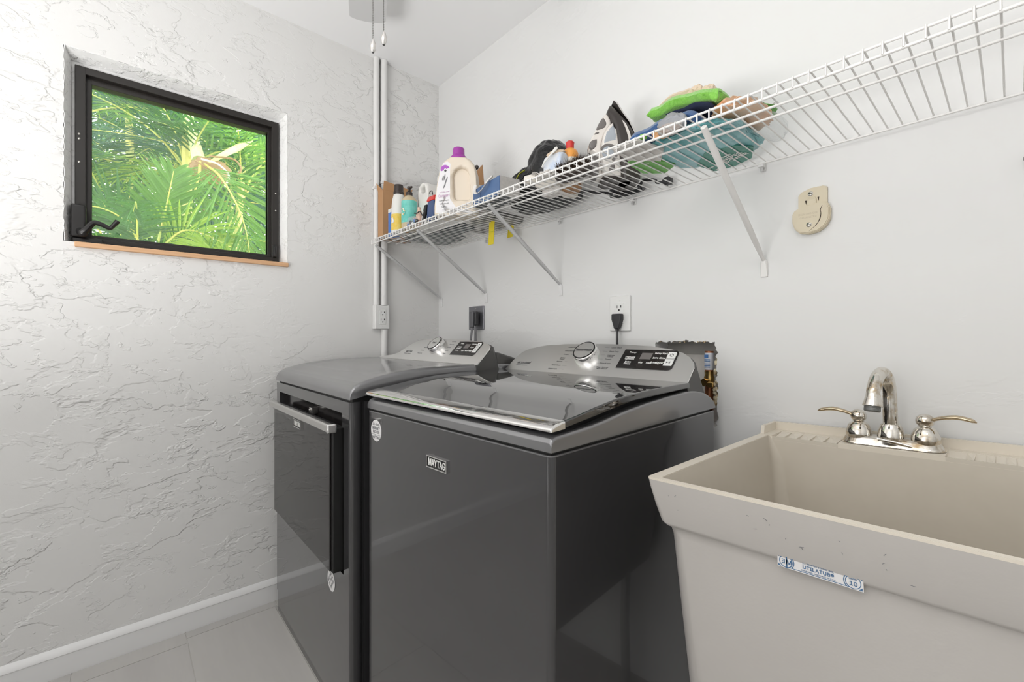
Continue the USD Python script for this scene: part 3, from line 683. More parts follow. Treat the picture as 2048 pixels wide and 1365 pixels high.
def panel(t, at, ey, u0, u1, s0, s1, rows, right_rows, bottom, k=1.0):
    P = sbox(u0, s0, u1 - 0.0, s1).intersection(sbox(u0, s0, u1, s1).buffer(-0.012).buffer(0.012).union(sbox(u0, s0, u1 - 0.03, s1)))
    d = t.part('display', mapped(trimesh.creation.extrude_polygon(P, 0.0012, engine='earcut'), at(0, 0), EU, ey), 'display_black', label='black glass display panel')
    t.part('display_window', mapped(box(u0 + .36 * (u1 - u0), u0 + .56 * (u1 - u0), s0 + .5 * (s1 - s0), s1 - .012, .0012, .0014), at(0, 0), EU, ey), 'iron_grey', parent=d)
    H = s1 - s0
    for i, r in enumerate(rows):
        for j, q in enumerate(r.split('|')):
            t.part('legend', text(q, .0058 * k, at(u0 + .028 * k, s1 - H * (.15 + .26 * i) - .0068 * j, .0014), EU, ey, .0003, True, maxw=.034 * k), 'print_white', parent=d)
    for i, q in enumerate(right_rows):
        t.part('legend', text(q, .0058 * k, at(u1 - .047 * k, s1 - H * (.17 + .24 * i), .0014), EU, ey, .0003, True, maxw=.036 * k), 'print_white', parent=d)
    for i, q in enumerate(bottom):
        t.part('legend', text(q, .0055 * k, at(u0 + (.066 + .024 * i) * k, s1 - H * .68, .0014), EU, ey, .0003, True), 'print_white', parent=d)
    for i, (sa, sb) in enumerate(((s1 - H * .43, s1 - H * .09), (s1 - H * .79, s1 - H * .46))):
        B = sbox(u1 - .027 * k, sa, u1 - .004, sb)
        if i == 0: B = B.intersection(B.buffer(-0.007).buffer(0.007).union(sbox(u1 - .03 * k, sa, u1 - .012, sb)).union(sbox(u1 - .03, sa, u1, sb - .008)))
        b = t.part('button', mapped(trimesh.creation.extrude_polygon(B, 0.0024, engine='earcut'), at(0, 0), EU, ey), 'white_plastic', parent=d)
    cu, cs = u1 - .0155 * k, s1 - H * .26
    ringp = Point(cu, cs).buffer(.0052 * k).difference(Point(cu, cs).buffer(.004 * k)).difference(sbox(cu - .0012, cs, cu + .0012, cs + .01)).union(sbox(cu - .0005, cs + .001, cu + .0005, cs + .0065))
    cs2 = s1 - H * .625
    play = unary_union([Polygon([(cu - .006, cs2 - .003), (cu - .006, cs2 + .003), (cu - .001, cs2)]), sbox(cu + .001, cs2 - .003, cu + .0022, cs2 + .003), sbox(cu + .0035, cs2 - .003, cu + .0047, cs2 + .003)])
    t.part('button_symbol', cat(*[mapped(trimesh.creation.extrude_polygon(g, .0003, engine='earcut'), at(0, 0, .0024), EU, ey) for q in (ringp, play) for g in getattr(q, 'geoms', [q])]), 'print_dark', parent=d)


def badge(t, u, v, z, w, h, parent=None):
    ob = sbox(-w / 2, -h / 2, w / 2, h / 2)
    b = t.part('badge', extr(ob.difference(ob.buffer(-0.0022)), 0.005, (u, v, z), EU, EZ, (0, -1, 0)), 'chrome', label='chrome-framed badge with light lettering')
    t.part('badge_plate', box(u - w / 2 + .001, u + w / 2 - .001, v - .003, v, z - h / 2 + .001, z + h / 2 - .001), 'parts_and_gap_black', parent=b)
    t.part('badge_text', text('MAYTAG', h * .56, (u, v - .0031, z), EU, EZ, .0009, True, maxw=w * .84), 'print_white', parent=b)


def round_sticker(t, u, v, z, r, lines, tilt=0.0):
    ca, sa = math.cos(tilt), math.sin(tilt); ex, ey = V(ca, 0, sa), V(-sa, 0, ca)
    s = t.part('sticker', extr(Point(0, 0).buffer(r, quad_segs=12), 0.0005, (u, v, z), EU, EZ, (0, -1, 0)), 'sticker_white', label='round white sticker with print')
    for (q, dy, h) in lines:
        if q == '-': t.part('print', mapped(box(-r * .8, r * .8, -.0004, .0004, 0, .0003), V(u, v - .0006, z) + ey * dy * r, ex, ey), 'print_grey', parent=s)
        else: t.part('print', text(q, h * r, V(u, v - .0006, z) + ey * dy * r, ex, ey, .0003, True, maxw=r * 1.45), 'print_grey', parent=s)


# washer: local u to the right, v to the back, z up
WW, WD = 0.630, 0.652
t = Thing('washing_machine', 'dark slate top-loading washing machine between the dryer and the utility tub', 'washing machine', (0.833, -0.737, 0), rz=2.7)
p = sbox(0.012, 0.012, WW - 0.012, WD - 0.012).buffer(0.012, quad_segs=6)
t.part('cabinet', trimesh.creation.extrude_polygon(p, 0.852, engine='earcut'), 'slate_paint', smooth=25)
t.part('cabinet_rim', mapped(trimesh.creation.extrude_polygon(p.difference(p.buffer(-0.004)), 0.0025, engine='earcut'), (0, 0, 0.8520), EU, (0, 1, 0)), 'slate_top_lit')
t.part('seam', box(0.006, WW - 0.006, 0.006, WD - 0.02, 0.852, 0.8605), 'parts_and_gap_black')
tp = [(0.0, 0.874), (0.004, 0.8815), (0.012, 0.8855), (0.047, 0.8875), (0.118, 0.891), (0.199, 0.9005), (0.292, 0.909), (0.431, 0.916), (0.50, 0.917), (0.56, 0.911), (0.629, 0.889), (0.648, 0.876), (0.655, 0.866)]
t.part('top_panel', strip_solid(tp, [(0.0, 0.8600), (0.655, 0.8600)], 0.0, WW, 0.007, recess=lambda u, v: 0.013 * np.clip((v - 0.024) / 0.004, 0, 1) * np.clip((0.47 - v) / 0.01, 0, 1) * float(np.clip((u - 0.02) / 0.003, 0, 1) * np.clip((WW - 0.02 - u) / 0.003, 0, 1))), 'slate_top_lit', smooth=35)
gap_shade_top = [(0.036, 0.8935), (0.07, 0.8975), (0.126, 0.9045), (0.208, 0.9145), (0.3, 0.9205), (0.46, 0.924)]
t.part('lid_gap_shade', strip_solid(gap_shade_top, [(0.036, 0.872), (0.46, 0.885)], 0.030, WW - 0.030, 0.002), 'parts_and_gap_black')  # black slab standing for the shade in the gap under the lid
lt = [(0.028, 0.9085), (0.07, 0.9140), (0.126, 0.9225), (0.208, 0.9315), (0.3, 0.9355), (0.40, 0.937), (0.49, 0.937)]
lb = [(a, b - 0.0115) for a, b in lt]
t.part('lid', strip_solid(lt, lb, -0.001, WW + 0.004, 0.003), 'black_glass', label='gloss black glass lid', smooth=40)
tr = strip_solid([(-0.006, 0.8965), (-0.0055, 0.8985), (-0.003, 0.9012), (0.002, 0.9038), (0.0285, 0.9088)], [(-0.006, 0.8945), (0.0285, 0.8955)], -0.001, WW + 0.005, 0.004, 20)
t.part('lid_handle', tr, 'chrome', label='chrome grip along the front edge of the lid', smooth=50)
wface = [(0.0, 0.0), (0.006, 0.030), (0.012, 0.062), (0.024, 0.088), (0.051, 0.106), (0.108, 0.122), (0.2, 0.130), (0.321, 0.133), (0.42, 0.131), (0.489, 0.126), (0.55, 0.116), (0.585, 0.104), (0.606, 0.090), (0.622, 0.072), (0.628, 0.056), (0.628, 0.0)]
pl, at, ey, n = console(t, wface, (0.490, 0.930, 0.565, 1.0), (0.650, 0.888), 0.628)
knob(t, at, ey, n, 0.297, 0.083, 0.040, 'PowerWash')
panel(t, at, ey, 0.416, 0.575, 0.040, 0.111, ['Temp', 'Presoak|Options', 'Extra|Rinse'], ['Delay Start', 'Extra Rinse', 'Extra Power'], ['Hot', 'Med', 'Tap'])
t.part('logo_text', text('ecostee!', 0.0105, at(0.066, 0.040), EU + ey * 0.0, ey + EU * 0.22, .0003, True), 'print_dark', parent=pl)
t.part('logo_text', text('COMMERCIAL TECHNOLOGY', 0.0034, at(0.062, 0.028), EU, ey, .0003, maxw=0.052), 'print_grey', parent=pl)
for i, q in enumerate(['PowerWash', 'Bulky Items', 'Sheets', 'Whites|Heavy', 'Normal', 'Quick Wash', 'Drain & Spin']):
    a = 0.116 - 0.0158 * i
    for j, w in enumerate(q.split('|')):
        t.part('legend', text(w, 0.0045, at(0.225 - 0.004 * i, a - .0052 * j), EU, ey, .0003, maxw=.05), 'print_dark', parent=pl)
    t.part('tick', mapped(box(0, 0.018, -.0002, .0002, 0, .0003), at(0.243 - 0.003 * i, a), EU, ey), 'print_grey', parent=pl)
for i, q in enumerate(['Quick Wash', 'Wash Only', 'Delicate|Casual', 'Towels', 'Rinse & Spin', 'Clean Washer|with affresh']):
    a = 0.118 - 0.0158 * i
    for j, w in enumerate(q.split('|')):
        t.part('legend', text(w, 0.0045, at(0.383 - 0.002 * i, a - .0052 * j), EU, ey, .0003, maxw=.042), 'print_dark', parent=pl)
    t.part('tick', mapped(box(0, 0.016, -.0002, .0002, 0, .0003), at(0.343, a), EU, ey), 'print_grey', parent=pl)
badge(t, 0.318, 0.0, 0.780, 0.073, 0.0255)
round_sticker(t, 0.048, 0.0, 0.808, 0.027, [('10-YEAR', .58, .22), ('WARRANTY', .22, .27), ('MOTOR', -.12, .24), ('-', -.38, 0), ('MAYTAG', -.62, .26)])
t.part('lid_white_mark', text('LOAD', 0.006, (0.235, 0.36, 0.9366), EU, (0, 1, 0), .0003, True), 'print_white')  # small white mark on the lid glass

# dryer
DW, DD = 0.733, 0.575
t = Thing('clothes_dryer', 'dark slate front-loading clothes dryer in the corner by the window wall', 'dryer', (0.068, -0.770, 0))
L = t.loc
T = lambda m: mapped(m, L, EU, (0, 1, 0), EZ)
fpz = manif(vbox(0, DW, 0, 0.034, 0.078, 0.872, 0.010)) - manif(box(0.05, 0.675, -0.02, 0.020, 0.790, 0.8385)) - manif(box(0.086, 0.688, -0.02, 0.010, 0.405, 0.80))
t.part('front_panel', T(fpz), 'slate_paint', smooth=25)
t.part('toe_panel', T(vbox(0.002, DW - 0.002, 0.002, 0.034, 0.008, 0.0765, 0.009)), 'slate_paint')
t.part('toe_edge', T(rbox(0.0, DW, -0.004, 0.03, 0.001, 0.008, 0.002)), 'satin_chrome')
t.part('side_panel', T(box(0.002, 0.03, 0.040, DD, 0.002, 0.872)), 'slate_paint')
t.part('side_panel', T(box(DW - 0.03, DW - 0.002, 0.040, DD, 0.002, 0.872)), 'slate_paint')
t.part('cabinet', T(box(0.012, DW - 0.012, 0.03, DD - 0.003, 0.004, 0.872)), 'dark_side')
t.part('seam', T(extr_u([(0.01, 0.871), (0.01, 0.880), (0.08, 0.897), (0.18, 0.912), (0.3, 0.924), (DD - 0.01, 0.930), (DD - 0.01, 0.871)], 0.010, DW - 0.010)), 'parts_and_gap_black')
dt = [(-0.001, 0.884), (0.0005, 0.896), (0.005, 0.906), (0.013, 0.914), (0.025, 0.921), (0.05, 0.929), (0.081, 0.9365), (0.141, 0.946), (0.238, 0.954), (0.383, 0.956), (0.5, 0.955), (DD, 0.950)]
db = [(-0.001, 0.879), (0.02, 0.883), (0.078, 0.896), (0.184, 0.911), (0.303, 0.9245), (0.502, 0.930), (DD, 0.930)]


def drec(u, v):
    a = np.clip((v - 0.085) / 0.006, 0, 1) * np.clip((u - 0.045) / 0.006, 0, 1) * np.clip((DW - 0.045 - u) / 0.006, 0, 1)
    return 0.0022 * a * a * (3 - 2 * a)


t.part('top_panel', T(strip_solid(dt, db, 0.0, DW, 0.010, 30, recess=drec)), 'slate_top_lit', smooth=50)
# door: black glass in a dark body, steel grip along its top
db_ = t.part('door', T(rbox(0.094, 0.680, -0.026, 0.006, 0.412, 0.802, 0.004)), 'parts_and_gap_black')
t.part('door_glass', T(rbox(0.097, 0.668, -0.0305, -0.0255, 0.416, 0.795, 0.002)), 'door_glass', parent=db_, label='mirror-dark door glass')
hd = t.part('door_handle', T(rbox(0.090, 0.698, -0.047, -0.026, 0.793, 0.8155, 0.006, 2)), 'satin_chrome', label='brushed steel grip along the top of the door')
t.part('handle_cap', T(rbox(0.692, 0.702, -0.048, -0.022, 0.792, 0.8165, 0.005, 2)), 'chrome', parent=hd)
t.part('latch', T(cat(rbox(0.40, 0.425, -0.002, 0.02, 0.803, 0.822, 0.003), rbox(0.41, 0.416, -0.006, 0.0, 0.806, 0.818, 0.002))), 'satin_chrome')
t.part('slot_lining', T(box(0.05, 0.675, 0.0190, 0.0215, 0.79, 0.8385)), 'display_black')
badge(t, L[0] + 0.392, L[1] - 0.0306, 0.772, 0.075, 0.0255)
round_sticker(t, L[0] + 0.596, L[1] - 0.0005, 0.352, 0.029, [('MAYTAG', .45, .26), ('10-YEAR', .05, .24), ('DRYER', -.36, .26)], tilt=0.9)
dface = [(0.004, 0.0), (0.05, 0.010), (0.12, 0.020), (0.158, 0.036), (0.183, 0.068), (0.208, 0.095), (0.255, 0.112), (0.345, 0.117), (0.46, 0.117), (0.555, 0.114), (0.654, 0.107), (0.701, 0.098), (0.730, 0.086), (0.738, 0.070), (0.738, 0.0)]
cv = (L[1] + 0.410, 0.952, L[1] + 0.470, 1.010)
pl, at, ey, n = console(t, [(a + L[0], b) for a, b in dface], cv, (L[1] + 0.525, 0.934), 0)
knob(t, at, ey, n, L[0] + 0.421, 0.074, 0.037, 'Start')
panel(t, at, ey, L[0] + 0.540, L[0] + 0.684, 0.038, 0.103, ['Temp', 'Wrinkle|Control', 'Damp'], ['Dryness', 'Cycle', 'Steam'], ['Less', 'More', 'Time'], 0.92)
t.part('logo_text', text('MAYTAG', 0.0085, at(L[0] + 0.235, 0.045), EU, ey, .0003, True), 'print_dark', parent=pl)
t.part('logo_text', text('COMMERCIAL TECHNOLOGY', 0.0034, at(L[0] + 0.235, 0.033), EU, ey, .0003, maxw=0.055), 'print_grey', parent=pl)
for i, q in enumerate(['Bulky Items', 'Towels', 'Normal', 'Delicates', 'Heavy Duty']):
    t.part('legend', text(q, 0.0045, at(L[0] + 0.345 - 0.004 * i, 0.100 - 0.0155 * i), EU, ey, .0003, maxw=.045), 'print_grey', parent=pl)
for i, q in enumerate(['Quick Dry', 'Timed Dry', 'Wrinkle', 'Sanitize', 'Steam']):
    t.part('legend', text(q, 0.0045, at(L[0] + 0.500, 0.104 - 0.0155 * i), EU, ey, .0003, maxw=.045), 'print_grey', parent=pl)
t.part('rear_duct_cover', hull(T(rbox(DW - 0.30, DW - 0.008, 0.50, 0.52, 0.935, 0.992, 0.008, 2)), T(rbox(DW - 0.28, DW - 0.01, 0.55, 0.60, 0.935, 0.972, 0.012, 2))), 'console_side')

# ------------------------------------------------------------------ wire shelf
ZD, YFR, X0, X1 = 1.4835, -0.370, 0.030, 2.46
t = Thing('wire_shelf', 'long white ventilated wire shelf along the back wall', 'shelf', (X0, 0, 1.46))
for nm, (y, z, r) in (('front_rail', (YFR, ZD - 0.003, .0023)), ('lip_rail', (YFR - 0.0015, 1.463, .0026)), ('support_rail', (-0.2945, ZD - 0.0036, .0025)), ('support_rail', (-0.252, ZD - 0.0036, .0025)), ('back_rail', (-0.0125, ZD - 0.0036, .0024))):
    t.part(nm, tube([(X0, y, z), (1.2, y, z), (X1, y, z)], r, 10), 'shelf_white')
for i, x in enumerate(np.arange(X0 + 0.006, X1, 0.02345)):
    P = [(x, -0.010, ZD), (x, -0.2, ZD), (x, YFR + 0.002, ZD), (x, YFR - 0.0022, ZD - 0.0015), (x, YFR - 0.0040, ZD - 0.006), (x, YFR - 0.0042, 1.4625)]
    t.part('cross_wire', tube(P, .00155, 6), 'shelf_white')
BL = ['wall bracket at the far left end of the wire shelf, by the conduits', 'wall bracket of the wire shelf above the dark metal dryer socket', 'wall bracket of the wire shelf between the two wall sockets', 'wall bracket of the wire shelf beside the ivory hanger plate']
for i, (xt, xf) in enumerate(((0.062, 0.030), (0.432, 0.395), (0.872, 0.840), (1.546, 1.530))):
    t = Thing('shelf_bracket', BL[i], 'bracket', (xf, 0, 1.215), group='brackets under the wire shelf')
    a, b = V(xt, YFR + 0.004, 1.4545), V(xf, -0.006, 1.238)
    st = tube(np.linspace(a, b, 8), [0.006, 0.0068, 0.0068, 0.0068, 0.0068, 0.0068, 0.006, 0.0045], 14)
    m_ = 'bracket_metal' if i < 3 else 'shelf_white'
    t.part('strut', st, m_)
    f = t.part('foot', hull(rbox(xf - .0085, xf + .0085, -0.0035, -0.0005, 1.196, 1.232, .0012), rbox(xf - .005, xf + .005, -0.009, -0.002, 1.234, 1.240, .0012)), m_ if i == 3 else 'trim_paint')
    t.part('screw', lathe([(0, 0), (.0032, 0), (.0028, .0012), (0, .0016)], (xf, -0.0034, 1.213), (0, -1, 0), 14), 'screw_dark', parent=f)
for i, x in enumerate((0.404, 0.842, 1.152, 1.527, 2.02)):
    t = Thing('shelf_clip', ['white wall clip under the shelf, near the left end', 'white wall clip under the shelf by the yellow straps', 'white wall clip under the shelf behind the iron', 'white wall clip under the shelf behind the teal package', 'white wall clip at the far right of the shelf'][i], 'clip', (x, 0, ZD - 0.01), group='wall clips of the wire shelf')
    t.part('clip', cat(rbox(x - .007, x + .007, -0.019, -0.0005, ZD - .013, ZD - .0065, .002), rbox(x - .007, x + .007, -0.004, -0.0005, ZD - .022, ZD + .004, .0015)), 'white_plastic')
    t.part('pin', lathe([(0, 0), (.004, 0), (.004, .010), (.002, .013), (0, .013)], (x + .001, -0.011, ZD - .012), (0, -0.3, -1), 14), 'bracket_metal')

# ------------------------------------------------------------------ utility tub (tipped up slightly to its right, as it stands)
t = Thing('utility_tub', 'beige moulded utility tub with a blue and white maker label on its front', 'sink', (1.555, -0.580, 0.818), ry=-1.9)
TX, TY = 0.62, 0.570


def rr(x0, x1, y0, y1, z, r=0.02, n=6):
    a = np.array(sbox(x0 + r, y0 + r, x1 - r, y1 - r).buffer(r, quad_segs=n).exterior.coords)[:-1]
    return np.c_[a, np.full(len(a), z)]


def dip(R, amp):
    R = R.copy(); R[:, 2] -= amp * np.sin(np.clip((R[:, 0] + .0) / TX * 1.75, 0, 1) * np.pi).clip(0); return R


outer = [rr(0, TX, 0, TY, 0, .004), rr(.002, TX - .002, .001, TY, -.015, .006), rr(.006, TX - .006, .004, TY, -.040, .01), dip(rr(.0125, TX - .012, .009, TY, -.066, .012), .010), dip(rr(.0165, TX - .016, .013, TY, -.0705, .012), .012), dip(rr(.0195, TX - .02, .0165, TY, -.0715, .02), .012), rr(.022, TX - .022, .019, TY - .002, -.09, .024), rr(.034, TX - .052, .026, TY - .03, -.40, .05), rr(.058, TX - .075, .048, TY - .05, -.412, .05)]
LY = 0.478
inner = [rr(.080, TX - .090, .078, LY - .06, -.355, .04), rr(.058, TX - .070, .050, LY - .04, -.340, .045), rr(.030, TX - .030, .024, LY - .006, -.05, .02), rr(.0185, TX - .0185, .0095, LY, -.0005, .006)]
t.part('shell', loft(outer, cap=False), 'tub_skin', local=True, smooth=40)
# closing the bottom and the inside
t.part('basin', loft(inner, cap=False), 'tub_inside', local=True, smooth=40)
iv = np.vstack(inner); k = len(inner[0])
t.part('basin_floor', trimesh.creation.extrude_polygon(Polygon(inner[0][:, :2]), 0.002, engine='earcut').apply_translation((0, 0, -.356)), 'tub_inside', local=True)
t.part('underside', trimesh.creation.extrude_polygon(Polygon(outer[-1][:, :2]), 0.002, engine='earcut').apply_translation((0, 0, -.413)), 'tub_skin', local=True)
rim = Polygon(outer[0][:, :2]).difference(Polygon(inner[-1][:, :2])).difference(sbox(0.012, LY - 0.001, TX, TY + 1))
t.part('rim', trimesh.creation.extrude_polygon(rim, 0.0035, engine='earcut').apply_translation((0, 0, -.002)), 'tub_rim', local=True)
curb = unary_union([sbox(0.0, LY + 0.010, 0.0075, TY), sbox(0.0, TY - 0.008, TX, TY)])
t.part('backsplash', cat(trimesh.creation.extrude_polygon(curb, 0.0215, engine='earcut').apply_translation((0, 0, -.002)), extr([(LY + .004, 0), (LY + .0101, .0195), (LY + .0101, 0)], 0.0075, (0, 0, 0), (0, 1, 0), (0, 0, 1), (1, 0, 0))), 'tub_rim', local=True)
TA, TB, TC, TD_ = 0.026, 0.150, 0.310, 0.60
t.part('ledge', cat(box(0.0075, TA, LY - .001, TY - .008, -.02, 0.0012), box(TB, TC, LY - .001, TY - .008, -.02, 0.0012), box(TA, TB, TY - .030, TY - .008, -.02, 0.0008), box(TC, TX, TY - .030, TY - .008, -.02, .0008), box(TD_, TX, LY - .001, TY - .03, -.02, .0012)), 'tub_rim', local=True)
dish = lambda a, b: extr([(LY - .001, -.02), (LY - .001, -.0085), (TY - .030, 0.0004), (TY - .030, -.02)], b - a, (a, 0, 0), (0, 1, 0), (0, 0, 1), (1, 0, 0))
t.part('soap_dish', dish(TA, TB), 'tub_rim', local=True)
t.part('soap_dish', dish(TC, TD_), 'tub_rim', local=True)
for x in list(np.arange(TA + .0, TB - .01, 0.0245)) + list(np.arange(TC + .024, TD_ - .01, 0.0245)):
    # each rib rises to the right and ends in a step
    w = 0.0225 if x < 0.2 else 0.012
    v = [(x + .001, LY, -.0075), (x + w, LY, -.0012), (x + w, LY, -.0095), (x + .001, TY - .034, .0006), (x + w, TY - .034, .0012), (x + w, TY - .034, -.002)]
    t.part('rib', hull(v), 'tub_rim', local=True, smooth=False)
lab = t.part('label', box(0, 0.090, -0.0006, 0.0004, 0, 0.0165).apply_transform(trimesh.transformations.translation_matrix((0.184, 0.0095, -.0795))), 'sticker_white', local=True, label='small blue and white maker label on the tub front')
lo_ = V(0.184, 0.0089, -.0795)
lp = lambda poly, h=.0002: extr(poly, h, lo_, EU, EZ, (0, -1, 0))
W_, H_ = 0.090, 0.0165
cl, cr_ = Point(.0098, H_ / 2), Point(W_ - .0098, H_ / 2)
blue = unary_union([cl.buffer(.0078).difference(cl.buffer(.0069)), cr_.buffer(.0078).difference(cr_.buffer(.0070)), cl.buffer(.0096).difference(cl.buffer(.0086)).intersection(sbox(.0098, .0012, .03, H_ - .0012)), cr_.buffer(.0096).difference(cr_.buffer(.0086)).intersection(sbox(.06, .0012, W_ - .0098, H_ - .0012)), sbox(.0125, .0012, W_ - .0125, .0019), sbox(.0125, H_ - .0019, W_ - .0125, H_ - .0012)] + [Polygon([(a, b), (a + sx * .0035, b), (a, b + sy * .0035)]) for a, sx in ((.0009, 1), (W_ - .0009, -1)) for b, sy in ((.0009, 1), (H_ - .0009, -1))])
t.part('print', cat(*[lp(g) for g in getattr(blue, 'geoms', [blue])]), 'label_blue', parent=lab, local=True)
tx = lambda s, h, x, z, mw=None, b=True: t.part('print', text(s, h, lo_ + V(x, -.0002, z), EU, EZ, .0002, b, maxw=mw), 'label_blue', parent=lab, local=True)
tx('UTILATUB®', .0042, W_ / 2, H_ * .5, .037); tx('E.L. MUSTEE & SONS, INC.', .0019, W_ / 2, H_ * .78, .046, False); tx('CLEVELAND, OHIO MADE IN U.S.A.', .0016, W_ / 2, H_ * .22, .042, False)
tx('Ǝ', .0052, .0066, H_ / 2); tx('M', .0056, .0130, H_ / 2); tx('|', .0095, .0098, H_ / 2); tx('10', .0048, W_ - .0098, H_ * .40); tx('MODEL', .0017, W_ - .0098, H_ * .72, .009)
scuff = []
rs = np.random.default_rng(5)
for k_ in range(16):
    x, z = rs.uniform(.03, .36), rs.uniform(-.055, -.02); L_ = rs.uniform(.001, .006); a = rs.uniform(0, np.pi)
    y = np.interp(-z, [0, .015, .04, .066], [0, .001, .004, .009])
    scuff.append(mapped(box(-L_ / 2, L_ / 2, -.0003, .0003, 0, .0002), (x, y - .0002, z), (math.cos(a), 0, math.sin(a)), (-math.sin(a), 0, math.cos(a))))
p = t.part('scuffs', cat(*scuff), 'print_grey', local=True, kind='stuff')
for (x, y) in ((.10, .10), (TX - .10, .10), (.10, TY - .08), (TX - .10, TY - .08)):
    t.part('leg', tube([(x, y, -.41), (x, y, -.60), (x - .012, y, -.8165 - .0332 * (x - .012))], .013, 12), 'galvanized', local=True)

# faucet on the tub's ledge
t = Thing('faucet', 'tarnished chrome two-handled gooseneck faucet on the tub ledge', 'faucet', (1.785, -0.066, 0.8275), ry=-1.9)
bp = unary_union([Point(-.053, 0).buffer(.0265), Point(.053, 0).buffer(.0265), sbox(-.053, -.0265, .053, .0265)])
ringb = lambda ins, z: (lambda c: np.c_[c, np.full(len(c), z)])(np.array(affinity.scale(bp, 1 - ins / .08, 1 - ins / .0265).exterior.coords)[:-1])
t.part('base_plate', loft([ringb(0, 0.0003), ringb(0, .003), ringb(.0015, .005), ringb(.005, .012), ringb(.008, .016), ringb(.012, .0175), ringb(.02, .018)]), 'faucet_chrome', smooth=40)
t.part('spout_base', lathe([(0, .012), (.0215, .012), (.022, .018), (.0205, .030), (.0165, .040), (.0145, .0435), (0, .0435)]), 'faucet_chrome', smooth=50)
sp = bez([(0, 0, .040), (0, 0, .075), (0, 0, .112), (-.001, -.010, .134), (-.004, -.034, .1475), (-.008, -.060, .139), (-.011, -.078, .118), (-.012, -.083, .100)], 56)
t.part('spout', tube(sp, np.linspace(.0122, .0108, len(sp)), 20), 'faucet_chrome', smooth=60)
e = sp[-1]; dn = (sp[-1] - sp[-3]) / np.linalg.norm(sp[-1] - sp[-3])
t.part('spout_collar', lathe([(.0108, -.012), (.0118, -.004), (.0150, .010), (.0158, .0135), (.0125, .0145), (0, .0145)], e, dn, 28), 'faucet_chrome', smooth=40)
t.part('aerator', lathe([(0, .012), (.0128, .012), (.0128, .0165), (.0122, .017), (.0128, .018), (.0128, .0225), (.0112, .024), (0, .024)], e, dn, 28), 'aerator_grey')
for s in (-1, 1):
    x = .051 * s
    t.part('handle_base', lathe([(0, .010), (.0215, .010), (.0222, .016), (.0215, .026), (.017, .038), (.010, .0445), (0, .0455)], (x, 0, 0)), 'faucet_chrome', smooth=50)
    h = t.part('handle_hub', lathe([(0, .043), (.008, .044), (.0128, .049), (.0143, .055), (.0125, .0625), (.007, .067), (0, .068)], (x, 0, 0)), 'faucet_chrome', smooth=60)
    lev = bez([(x + s * .006, -.002, .056), (x + s * .022, -.004, .0625), (x + s * .042, -.006, .0665), (x + s * .060, -.009, .0640), (x + s * .0695, -.010, .0600)], 24)
    t.part('lever', tube(lev, np.interp(np.linspace(0, 1, len(lev)), [0, .15, .5, .85, 1], [.0062, .006, .0078, .0062, .0012]), 14, flat=0.55), 'handle_brass', parent=h, smooth=60, label='lever with its chrome worn to brass')
lf = t.part('lift_rod', tube([(-.018, -.024, .016), (.01, -.0265, .0125), (.034, -.0275, .008)], .0016, 8), 'satin_chrome')

# ------------------------------------------------------------------ things on the shelf, left to right
ZS = 1.4852
# open carton at the far left
t = Thing('cardboard_carton', 'tall brown cardboard carton with raised flaps at the left end of the shelf', 'carton', (0.06, -0.27, ZS))
cx0, cx1, cy0, cy1, cz = 0.040, 0.088, -0.345, -0.205, 1.700
w = 0.003
t.part('walls', cat(box(cx0, cx1, cy0, cy0 + w, ZS, cz), box(cx0, cx1, cy1 - w, cy1, ZS, cz), box(cx0, cx0 + w, cy0 + w, cy1 - w, ZS, cz), box(cx1 - w, cx1, cy0 + w, cy1 - w, ZS, cz), box(cx0, cx1, cy0, cy1, ZS, ZS + w)), 'cardboard', smooth=False)
t.part('flap', hull([(cx1 - w, cy0 + .002, cz), (cx1, cy0 + .002, cz), (cx1 - w, cy1 - .002, cz), (cx1, cy1 - .002, cz), (cx1 + .006, cy0 + .004, cz + .040), (cx1 + .003, cy0 + .004, cz + .040), (cx1 + .006, cy1 - .003, cz + .026), (cx1 + .003, cy1 - .003, cz + .026)]), 'cardboard', smooth=False)
t.part('flap', hull([(cx0, cy0, cz), (cx0, cy0 + w, cz), (cx1 - .004, cy0, cz), (cx1 - .004, cy0 + w, cz), (cx0 - .006, cy0 - .006, cz + .040), (cx0 - .006, cy0 - .003, cz + .040), (cx0 + .012, cy0 - .004, cz + .012), (cx0 + .012, cy0 - .001, cz + .012)]), 'cardboard', smooth=False)
t.part('flap', hull([(cx0 + .002, cy1 - w, cz), (cx0 + .002, cy1, cz), (cx1 - .004, cy1 - w, cz), (cx1 - .004, cy1, cz), (cx0 + .008, cy1 + .010, cz + .035), (cx0 + .008, cy1 + .013, cz + .035), (cx1 - .010, cy1 + .010, cz + .035), (cx1 - .010, cy1 + .013, cz + .035)]), 'cardboard', smooth=False)
t.part('edge_tape', box(cx1 - .0012, cx1 + .0006, cy0 - .0006, cy0 + .0012, ZS, cz), 'cardboard_edge')

t = Thing('detergent_box', 'small blue box with a white band between the carton and the bottles', 'box', (0.155, -0.325, ZS))
t.part('carton', box(0.128, 0.168, -0.338, -0.300, ZS, 1.600), 'box_blue', smooth=False)
t.part('band', box(0.1276, 0.1684, -0.3384, -0.2996, 1.588, 1.604), 'bottle_white', smooth=False)

